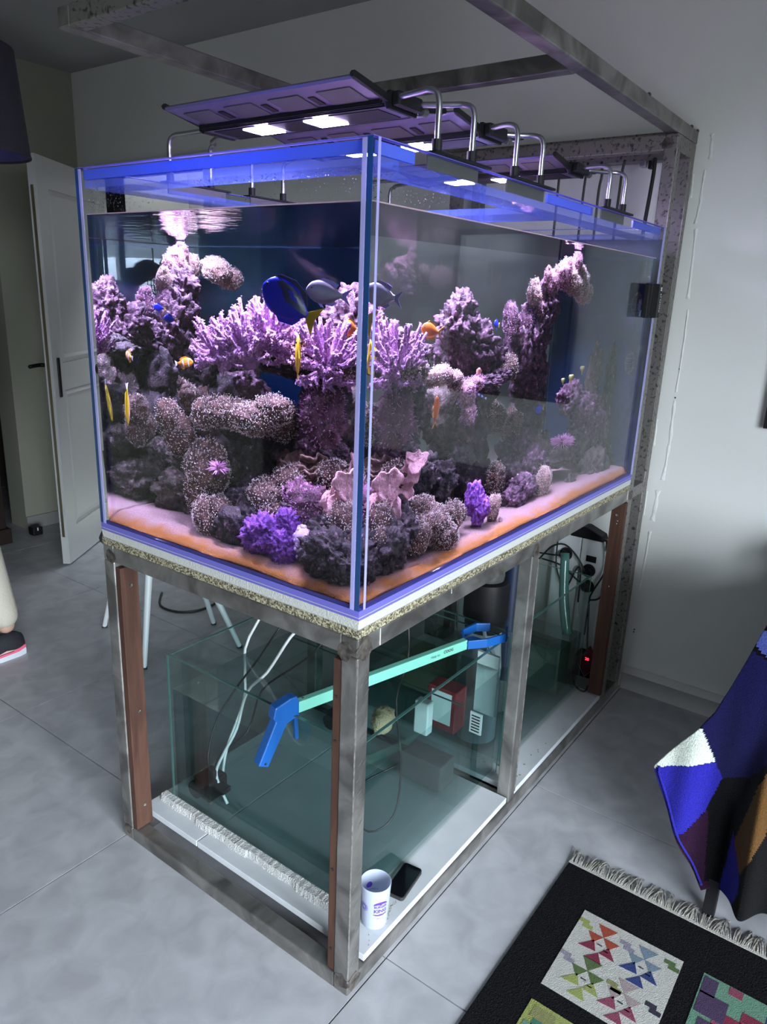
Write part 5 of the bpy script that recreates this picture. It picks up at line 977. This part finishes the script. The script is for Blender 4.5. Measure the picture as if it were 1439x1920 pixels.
MB().box((1.512, .052, .061), (1.60, .135, .20)).build('case', M['redp'], t, bevel=.004) if False else None
Rc = frame((1, .0, 0)); dm_ = [(0, .075), (.034, .02), (0, -.045), (-.034, .02)]
MB().prism([(1.590, .10 + a, .115 + b) for a, b in dm_], (.03, 0, 0)).build('front_plate', M['redp'], t, bevel=.002); MB().box((1.592, .062, .061), (1.66, .150, .15)).build('case', M['black'], t, bevel=.004)
MB().prism([(1.5895, .10 + a * 1.05, .115 + b * 1.05) for a, b in ((-.034, .005), (0, -.050), (.034, .005), (0, -.043))], (.001, 0, 0)).build('trim', M['tubeM'], t)
text_mb('20', .016, lambda x, y: (1.5892, .098 - x, .143 + y), bold=True).build('digits', M['redled'], t)
tag(MB().tube([(1.50, .20, .58), (1.46, .17, .42), (1.43, .13, .30)], [.016, .018, .020], 12).build('overflow_pipe', M['sumpe'], None, smooth=True), 'green tinted clear tube by the wall sockets', 'pipe')
# ================================================================== RIGHT SIDE: SOFA, THROW, RUG
M['sofa'] = mat('dark_sofa_fabric', (.025, .022, .028), .9, bump=.3, bscale=300)
sf = thing('sofa', 'dark sofa under a colourful throw by the right wall', 'sofa', (1.2, -1.1, 0))
MB().box((.80, -.72, .10), (1.70, -.56, .62)).build('armrest', M['sofa'], sf, bevel=.03); MB().box((.80, -2.2, .10), (1.70, -.722, .30)).build('base', M['sofa'], sf, bevel=.02)
MB().box((.82, -2.2, .302), (1.50, -.724, .45)).build('seat_cushion', M['sofa'], sf, bevel=.04); MB().box((1.48, -2.2, .30), (1.71, -.57, .80)).build('backrest', M['sofa'], sf, bevel=.04)
for x, y in ((.745, -.57), (1.62, -.60), (.80, -2.1), (1.62, -2.1)): MB().box((x - .012, y - .016, 0), (x + .014, y + .012, .11)).build('leg', M['black'], sf, bevel=.002)
def fab(name, c): return mat(name, c, .95, spec=.1, col2=tuple(min(1, q * 1.5) for q in c), scale=300, detail=2, bump=.5, bscale=420, sheen=.08)
FC = [fab('navy_throw', (.004, .0035, .030)), fab('white_throw', (.42, .45, .39)), fab('blue_throw', (.014, .012, .20)), fab('plum_throw', (.012, .002, .012)), fab('black_throw', (.0004, .0003, .0006)), fab('brown_throw', (.075, .036, .010)), fab('lightblue_throw', (.035, .045, .16)), fab('green_throw', (.02, .12, .10)), fab('maroon_throw', (.12, .01, .05))]
def inp(y, z, P_):
    c = False; n = len(P_)
    for i in range(n):
        (a, b), (d, e) = P_[i], P_[(i + 1) % n]
        if (b > z) != (e > z) and y < (d - a) * (z - b) / (e - b) + a: c = not c
    return c
PAT = [(1, [(-.484, .515), (-.525, .435), (-.462, .405), (-.395, .368), (-.37, .39), (-.40, .44)]), (2, [(-.36, .372), (-.525, .435), (-.545, .40), (-.525, .30), (-.488, .225), (-.44, .195), (-.38, .3)]), (3, [(-.43, .20), (-.488, .225), (-.527, .30), (-.533, .28), (-.55, .10), (-.575, .11), (-.56, .02), (-.48, .04)]),
       (5, [(-.64, .49), (-.625, .44), (-.597, .25), (-.602, .235), (-.625, .20), (-.66, .33), (-.67, .47)]), (2, [(-.590, .262), (-.606, .232), (-.628, .198), (-.632, .165), (-.62, .09), (-.585, .10)]), (6, [(-.50, .80), (-.565, .73), (-.62, .70), (-.9, .70), (-.9, .76), (-.62, .755)]), (7, [(-.54, .765), (-.62, .755), (-.9, .76), (-.9, .775), (-.62, .772)]), (8, [(-.5, .80), (-.56, .785), (-.9, .775), (-.9, .86), (-.5, .86)]),
       (0, [(-.45, .56), (-.484, .515), (-.525, .435), (-.545, .40), (-.60, .43), (-.66, .55), (-.9, .55), (-.9, .70), (-.62, .70), (-.54, .73)])]
ROWS = [(.80, -.572), (.76, -.56), (.70, -.545), (.62, -.522), (.56, -.505), (.51, -.478), (.46, -.445), (.41, -.415), (.372, -.393), (.33, -.412), (.27, -.442), (.22, -.466), (.16, -.498), (.10, -.533), (.075, -.548)]
NV, NU = 150, 170; mb = MB(); vs = []
def cr(rows, t):
    t *= len(rows) - 1; i = min(int(t), len(rows) - 2); f = t - i; return tuple(rows[i][k] * (1 - f) + rows[i + 1][k] * f for k in (0, 1))
top = [(1.5, .655), (1.2, .66), (.95, .66), (.85, .655), (.80, .64)]
for i in range(NV + 1):
    zl, yl = cr(ROWS, i / NV); zr = .80 + (.12 - .80) * i / NV
    for j in range(NU + 1):
        u = j / NU; y = yl + (-.98 - yl) * u; z = zl + (zr - zl) * min(1, u * 1.2)
        z += .035 * math.sin(u * 9) * (i / NV) ** 3 * (1 - min(1, abs(u - .1) * 0)) * (.6)
        x = .735 - .035 * (i / NV) + .012 * math.sin(y * 34 + z * 3) * (i / NV) + .010 * math.sin(y * 71 + 1) * (i / NV)
        dl_ = (y + .635 + .03 * (.47 - z)) ; x -= .045 * math.exp(-(dl_ / .024) ** 2) * (1 / (1 + math.exp((z - .50) * 30)))
        x += .05 * max(0, (z - .60) / .2) ** 1.5; x += .05 * math.exp(-((y + .575) / .028) ** 2) / (1 + math.exp((z - .36) * 25))
        vs.append((x, y, z))
fs, ms_ = [], []
for i in range(NV):
    for j in range(NU):
        a = i * (NU + 1) + j; fs.append((a, a + NU + 1, a + NU + 2, a + 1)); y = (vs[a][1] + vs[a + NU + 2][1]) / 2; z = (vs[a][2] + vs[a + NU + 2][2]) / 2; k = 4
        for c, P_ in PAT:
            if inp(y, z, P_): k = c; break
        ms_.append(k)
n0 = len(vs); 
for s_ in range(1, 6):                     # the top runs back over the armrest
    for j in range(NU + 1): x, y, z = vs[j]; vs.append((x + .16 * s_, y - .01 * s_, z + .012 * math.sin(s_ * .9 + j * .1) - (.01 if s_ > 3 else 0)))
    for j in range(NU):
        a = (n0 + (s_ - 2) * (NU + 1) + j) if s_ > 1 else j; b = n0 + (s_ - 1) * (NU + 1) + j; fs.append((a, a + 1, b + 1, b)); ms_.append(8 if s_ < 3 else 6)
mb.v, mb.f, mb.m = vs, fs, ms_
o = mb.build('throw_blanket', FC, None, smooth=True); sd_ = o.modifiers.new('s', 'SOLIDIFY'); sd_.thickness = .006; tag(o, 'navy, blue, white, plum and brown patterned throw hanging over the sofa end', 'blanket')
mb = MB(); mb.tube([(vs[i * (NU + 1) + 3][0] - .004, vs[i * (NU + 1) + 3][1], vs[i * (NU + 1) + 3][2]) for i in range(int(NV * .56), NV - 2, 4)], .0028, 6, True, 2); mb.build('hem_seam', FC[2], o, smooth=True)
# rug
RB = mat('black_rug', (.0045, .0045, .0055), .95, spec=.08, col2=(.010, .010, .012), scale=200, bump=.8, bscale=300)
rg = thing('woven_rug', 'black woven rug with bright patterned squares and cream fringe', 'rug', (-.2, -.8, 0))
MB().box((-1.1, -1.75, .0005), (.688, -.224, .006)).build('rug_field', RB, rg, bevel=.002)
def wool(name, c): return mat(name, c, .95, col2=tuple(q * .8 for q in c), scale=420, detail=2, bump=.9, bscale=520)
WC = {k: wool('wool_' + k, c) for k, c in dict(cream=(.60, .58, .53), red=(.40, .055, .022), maroon=(.22, .012, .045), blue=(.018, .04, .19), slate=(.19, .26, .33), green=(.09, .15, .04), lime=(.34, .38, .10), pink=(.42, .33, .32), rose=(.28, .05, .10), lilac=(.30, .27, .34), teal=(.05, .20, .13), dark=(.025, .018, .045), leaf=(.14, .30, .20), purple=(.06, .03, .09), olive=(.27, .27, .10)).items()}
def patch(nm, poly, m, z=.0064, h=.0006): return MB().prism([(x, y, z) for x, y in poly], (0, 0, h)).build(nm, WC[m], rg)
def sq(x1, y1, s=.26, m='cream'): return patch('woven_square', [(x1, y1), (x1, y1 - s * .925), (x1 - s, y1 - s * .925), (x1 - s, y1)], m)
TR = [((.533, -.366), (.534, -.413), (.499, -.39)), ((.498, -.353), (.499, -.39), (.47, -.373)), ((.499, -.39), (.499, -.429), (.47, -.41)), ((.445, -.347), (.479, -.374), (.449, -.388)), ((.420, -.371), (.449, -.395), (.420, -.412)), ((.449, -.395), (.477, -.411), (.447, -.434))]
def motif(ox, oy, c1, c2):
    for k, tr in enumerate(TR): patch('woven_triangle', [(x + ox, y + oy) for x, y in tr], c1 if k < 3 else c2, .0070)
    for dx, dy in ((0, 0), (-.01, -.018)): patch('woven_dash', [(.474 + dx + ox, -.384 + dy + oy), (.474 + dx + ox, -.396 + dy + oy), (.471 + dx + ox, -.396 + dy + oy), (.471 + dx + ox, -.384 + dy + oy)], 'dark', .0070)
def step(x, y, m):
    patch('woven_step', [(x + .012, y + .012), (x + .012, y - .012), (x, y - .012), (x, y - .024), (x - .012, y - .024), (x - .012, y), (x, y), (x, y + .012)], m, .0070)
sq(.552, -.322)
motif(0, 0, 'red', 'maroon'); motif(0, -.098, 'slate', 'blue'); motif(-.112, -.004, 'green', 'lime'); motif(-.117, -.090, 'pink', 'rose')
for x, y, m in ((.513, -.335, 'lime'), (.395, -.336, 'lilac'), (.522, -.538, 'green'), (.385, -.450, 'olive'), (.385, -.536, 'dark'), (.510, -.438, 'lilac')): step(x, y, m)
sq(.552, -.608, m='leaf')
for x, y, a, b, m in ((.545, -.612, .05, .03, 'purple'), (.50, -.612, .06, .06, 'purple'), (.43, -.625, .05, .05, 'purple'), (.55, -.665, .022, .028, 'rose'), (.50, -.70, .11, .07, 'maroon'), (.47, -.672, .05, .03, 'maroon'), (.462, -.725, .03, .03, 'lime'), (.52, -.745, .03, .05, 'blue'), (.44, -.65, .022, .022, 'rose'), (.39, -.70, .05, .09, 'maroon')): patch('woven_block', [(x, y), (x, y - b), (x - a, y - b), (x - a, y)], m, .0070)
sq(.245, -.322, m='lime')
for x, y, a, b, m in ((.235, -.335, .03, .05, 'olive'), (.205, -.345, .05, .05, 'teal'), (.225, -.42, .05, .06, 'teal'), (.19, -.33, .03, .03, 'leaf'), (.17, -.40, .05, .09, 'leaf'), (.235, -.50, .05, .05, 'olive'), (.12, -.36, .06, .10, 'teal')): patch('woven_block', [(x, y), (x, y - b), (x - a, y - b), (x - a, y)], m, .0070)
sq(.245, -.608, m='cream'); sq(-.06, -.322, m='leaf')
mb = MB(); r = random.Random(12)
for k in range(560):
    y = -.226 - 1.5 * k / 560; l_ = r.uniform(.040, .066); s_ = .010 * math.sin(k * .22) + r.gauss(0, .006); mb.tube([(.683, y, .005), (.700, y + s_ * .3, .0075 + r.random() * .004), (.688 + l_ * .7, y + s_ * .8, .005 + r.random() * .004), (.688 + l_, y + s_ * 1.3 + r.gauss(0, .004), .002)], [.0013, .0013, .0012, .0009], 4, False, 2)
o_ = mb.build('fringe', wool('fringe_cream', (.60, .57, .50)), rg); o_['kind'] = 'stuff'
mb = MB(); mb.box((.682, -1.75, .0062), (.690, -.224, .0078)); mb.build('fringe_knots', WC['cream'], rg)
# ================================================================== PERSON at the left edge
def person():
    t = thing('person', 'person in beige trousers and black trainers with pink soles at the left edge', 'person', (.27, 2.05, 0))
    M['trous'] = mat('beige_trousers', (.50, .46, .38), .85, bump=.3, bscale=120); M['skin'] = mat('skin', (.50, .31, .23), .5); M['top'] = mat('grey_sweater', (.14, .15, .17), .9); M['hair'] = mat('dark_hair', (.03, .02, .015), .7)
    f = Vector((-1, 0, 0)); ax, ay = .325, 2.035; bx, by = .20, 2.24
    V_ = [(.21, 2.15, .98), (.225, 2.08, .90), (.262, 2.04, .52), (ax, ay, .125), (.225, 2.235, .93), (.19, 2.25, .52), (bx + .04, by, .125)]
    def skin(vs, es, rs, nm, m, par=t):
        me = bpy.data.meshes.new(nm); me.from_pydata(vs, es, []); o = bpy.data.objects.new(nm, me); C.objects.link(o); o.modifiers.new('skin', 'SKIN'); me.materials.append(m)
        for i, q in enumerate(rs): me.skin_vertices[0].data[i].radius = (q, q)
        me.skin_vertices[0].data[0].use_root = True; sb = o.modifiers.new('sub', 'SUBSURF'); sb.levels = 1; sb.render_levels = 2; me.polygons.foreach_set('use_smooth', [True] * len(me.polygons)); o.modifiers['skin'].use_smooth_shade = True; setp(o, par); return o
    bodyv = [(.23, 2.15, 1.0), (.24, 2.15, 1.15), (.245, 2.15, 1.33), (.24, 2.15, 1.45), (.235, 2.15, 1.53), (.215, 2.15, 1.62), (.20, 2.15, 1.70), (.24, 1.96, 1.42), (.25, 1.93, 1.15), (.20, 1.94, .92), (.18, 1.94, .84), (.24, 2.34, 1.42), (.25, 2.37, 1.15), (.20, 2.36, .92), (.18, 2.36, .84), (.25, 2.06, .93), (.27, 2.04, .52), (ax, ay, .10), (.225, 2.24, .93), (.19, 2.25, .52), (bx + .04, by, .10)]
    skin(bodyv, [(0, 1), (1, 2), (2, 3), (3, 4), (4, 5), (5, 6), (3, 7), (7, 8), (8, 9), (9, 10), (3, 11), (11, 12), (12, 13), (13, 14), (0, 15), (15, 16), (16, 17), (0, 18), (18, 19), (19, 20)], [.13, .12, .13, .11, .055, .085, .075, .055, .042, .032, .03, .055, .042, .032, .03, .075, .052, .036, .075, .052, .036], 'body', M['skin'])
    skin(V_, [(0, 1), (1, 2), (2, 3), (0, 4), (4, 5), (5, 6)], [.10, .075, .066, .056, .075, .066, .056], 'trousers', M['trous'])
    skin([(.235, 2.15, .98), (.24, 2.15, 1.2), (.245, 2.15, 1.36), (.24, 2.15, 1.46), (.24, 1.96, 1.42), (.25, 1.93, 1.15), (.205, 1.94, .95), (.24, 2.34, 1.42), (.25, 2.37, 1.15), (.205, 2.36, .95)], [(0, 1), (1, 2), (2, 3), (3, 4), (4, 5), (5, 6), (3, 7), (7, 8), (8, 9)], [.155, .145, .15, .09, .07, .055, .045, .07, .055, .045], 'sweater', M['top'])
    for y in (1.94, 2.36):
        mb = MB(); mb.ball((.175, y, .80), (.022, .012, .038), 10, 8)
        for k in range(4): mb.tube([(.185 - .012 * k, y, .775), (.180 - .012 * k, y + .006, .745), (.178 - .011 * k, y + .014, .718 + .004 * abs(k - 1.5))], [.0085, .008, .006], 8)
        mb.tube([(.160, y, .81), (.142, y + .012, .785), (.140, y + .016, .765)], [.010, .009, .007], 8); mb.build('hand', M['skin'], t, smooth=True)
    mb = MB(); mb.ball((.215, 2.15, 1.685), (.105, .085, .105), 20, 12); mb.build('hair', M['hair'], t, smooth=True)
    mb = MB(); mb.ball((.165, 2.15, 1.645), (.062, .066, .088), 18, 12); mb.tube([(.108, 2.15, 1.665), (.092, 2.15, 1.635), (.108, 2.15, 1.628)], [.008, .013, .01], 8); mb.ball((.118, 2.15, 1.600), (.012, .022, .006), 8, 6); mb.build('face', M['skin'], t, smooth=True)
    for y in (2.125, 2.175): MB().ball((.112, y, 1.668), (.007, .011, .007), 8, 6).build('eye', M['black'], t, smooth=True)
    for y in (2.064, 2.236): MB().ball((.205, y, 1.645), (.018, .008, .028), 8, 6).build('ear', M['skin'], t, smooth=True)
    M['shoeb'] = mat('black_knit_shoe', (.008, .009, .013), .7, bump=.3, bscale=300); M['shoep'] = mat('pink_midsole', (.75, .11, .20), .6); M['shoew'] = mat('pale_outsole', (.55, .60, .63), .6); M['coral'] = mat('peach_panel', (.70, .42, .36), .6)
    for (x, y) in ((ax, ay), (bx + .04, by)):
        s_ = thing('shoe', None, None, (x, y, 0)); s_.parent = t; s_.matrix_parent_inverse = Matrix.Translation(-wl(t))
        def sole(z0, z1, gx, gy):
            P_ = [(.060, 0), (.052, .028), (.02, .036), (-.06, .034), (-.13, .045), (-.19, .038), (-.218, .012), (-.222, -.01), (-.20, -.036), (-.13, -.043), (-.06, -.034), (.02, -.036), (.052, -.028)]; n = len(P_); mb = MB(); vs = []
            for z, e_ in ((z0, -.004), ((z0 + z1) / 2, .004), (z1, 0)): vs += [(x + u * (1 + e_ * 2) + gx * (u > .04), y + v_ * (1 + e_ * 6), z + (.012 if u < -.19 and z == z0 else 0) + (.010 * max(0, u / .06) if z > z0 else 0)) for u, v_ in P_]
            mb.add(vs, [tuple(reversed(range(n))), tuple(range(2 * n, 3 * n))] + [(q * n + k, q * n + (k + 1) % n, (q + 1) * n + (k + 1) % n, (q + 1) * n + k) for q in range(2) for k in range(n)]); return mb
        for mbx, nm, m in ((sole(.0, .020, 0, 0), 'outsole', 'shoew'), (sole(.020, .034, 0, 0), 'midsole', 'shoep')): mbx.build(nm, M[m], t, smooth='auto')
        mb = MB(); secs = [(.052, .026, .085), (.03, .033, .100), (0, .036, .112), (-.04, .036, .104), (-.09, .038, .078), (-.15, .040, .056), (-.20, .026, .042)]; vs = []
        for u, hw, zt in secs: vs += [(x + u, y + hw * math.cos(PI * k / 8), .032 + (zt - .032) * math.sin(PI * k / 8) ** .8) for k in range(9)]
        mb.add(vs, [(i * 9 + k, i * 9 + k + 1, (i + 1) * 9 + k + 1, (i + 1) * 9 + k) for i in range(len(secs) - 1) for k in range(8)] + [tuple(range(9)), tuple((len(secs) - 1) * 9 + k for k in range(9))]); mb.build('upper', M['shoeb'], t, smooth=True)
        mb = MB(); mb.prism([(x + .01, y - .0372, .036), (x - .03, y - .0375, .044), (x - .07, y - .038, .036)], (0, .001, 0)); mb.build('side_panel', M['coral'], t)
        bpy.data.objects.remove(s_)
person()
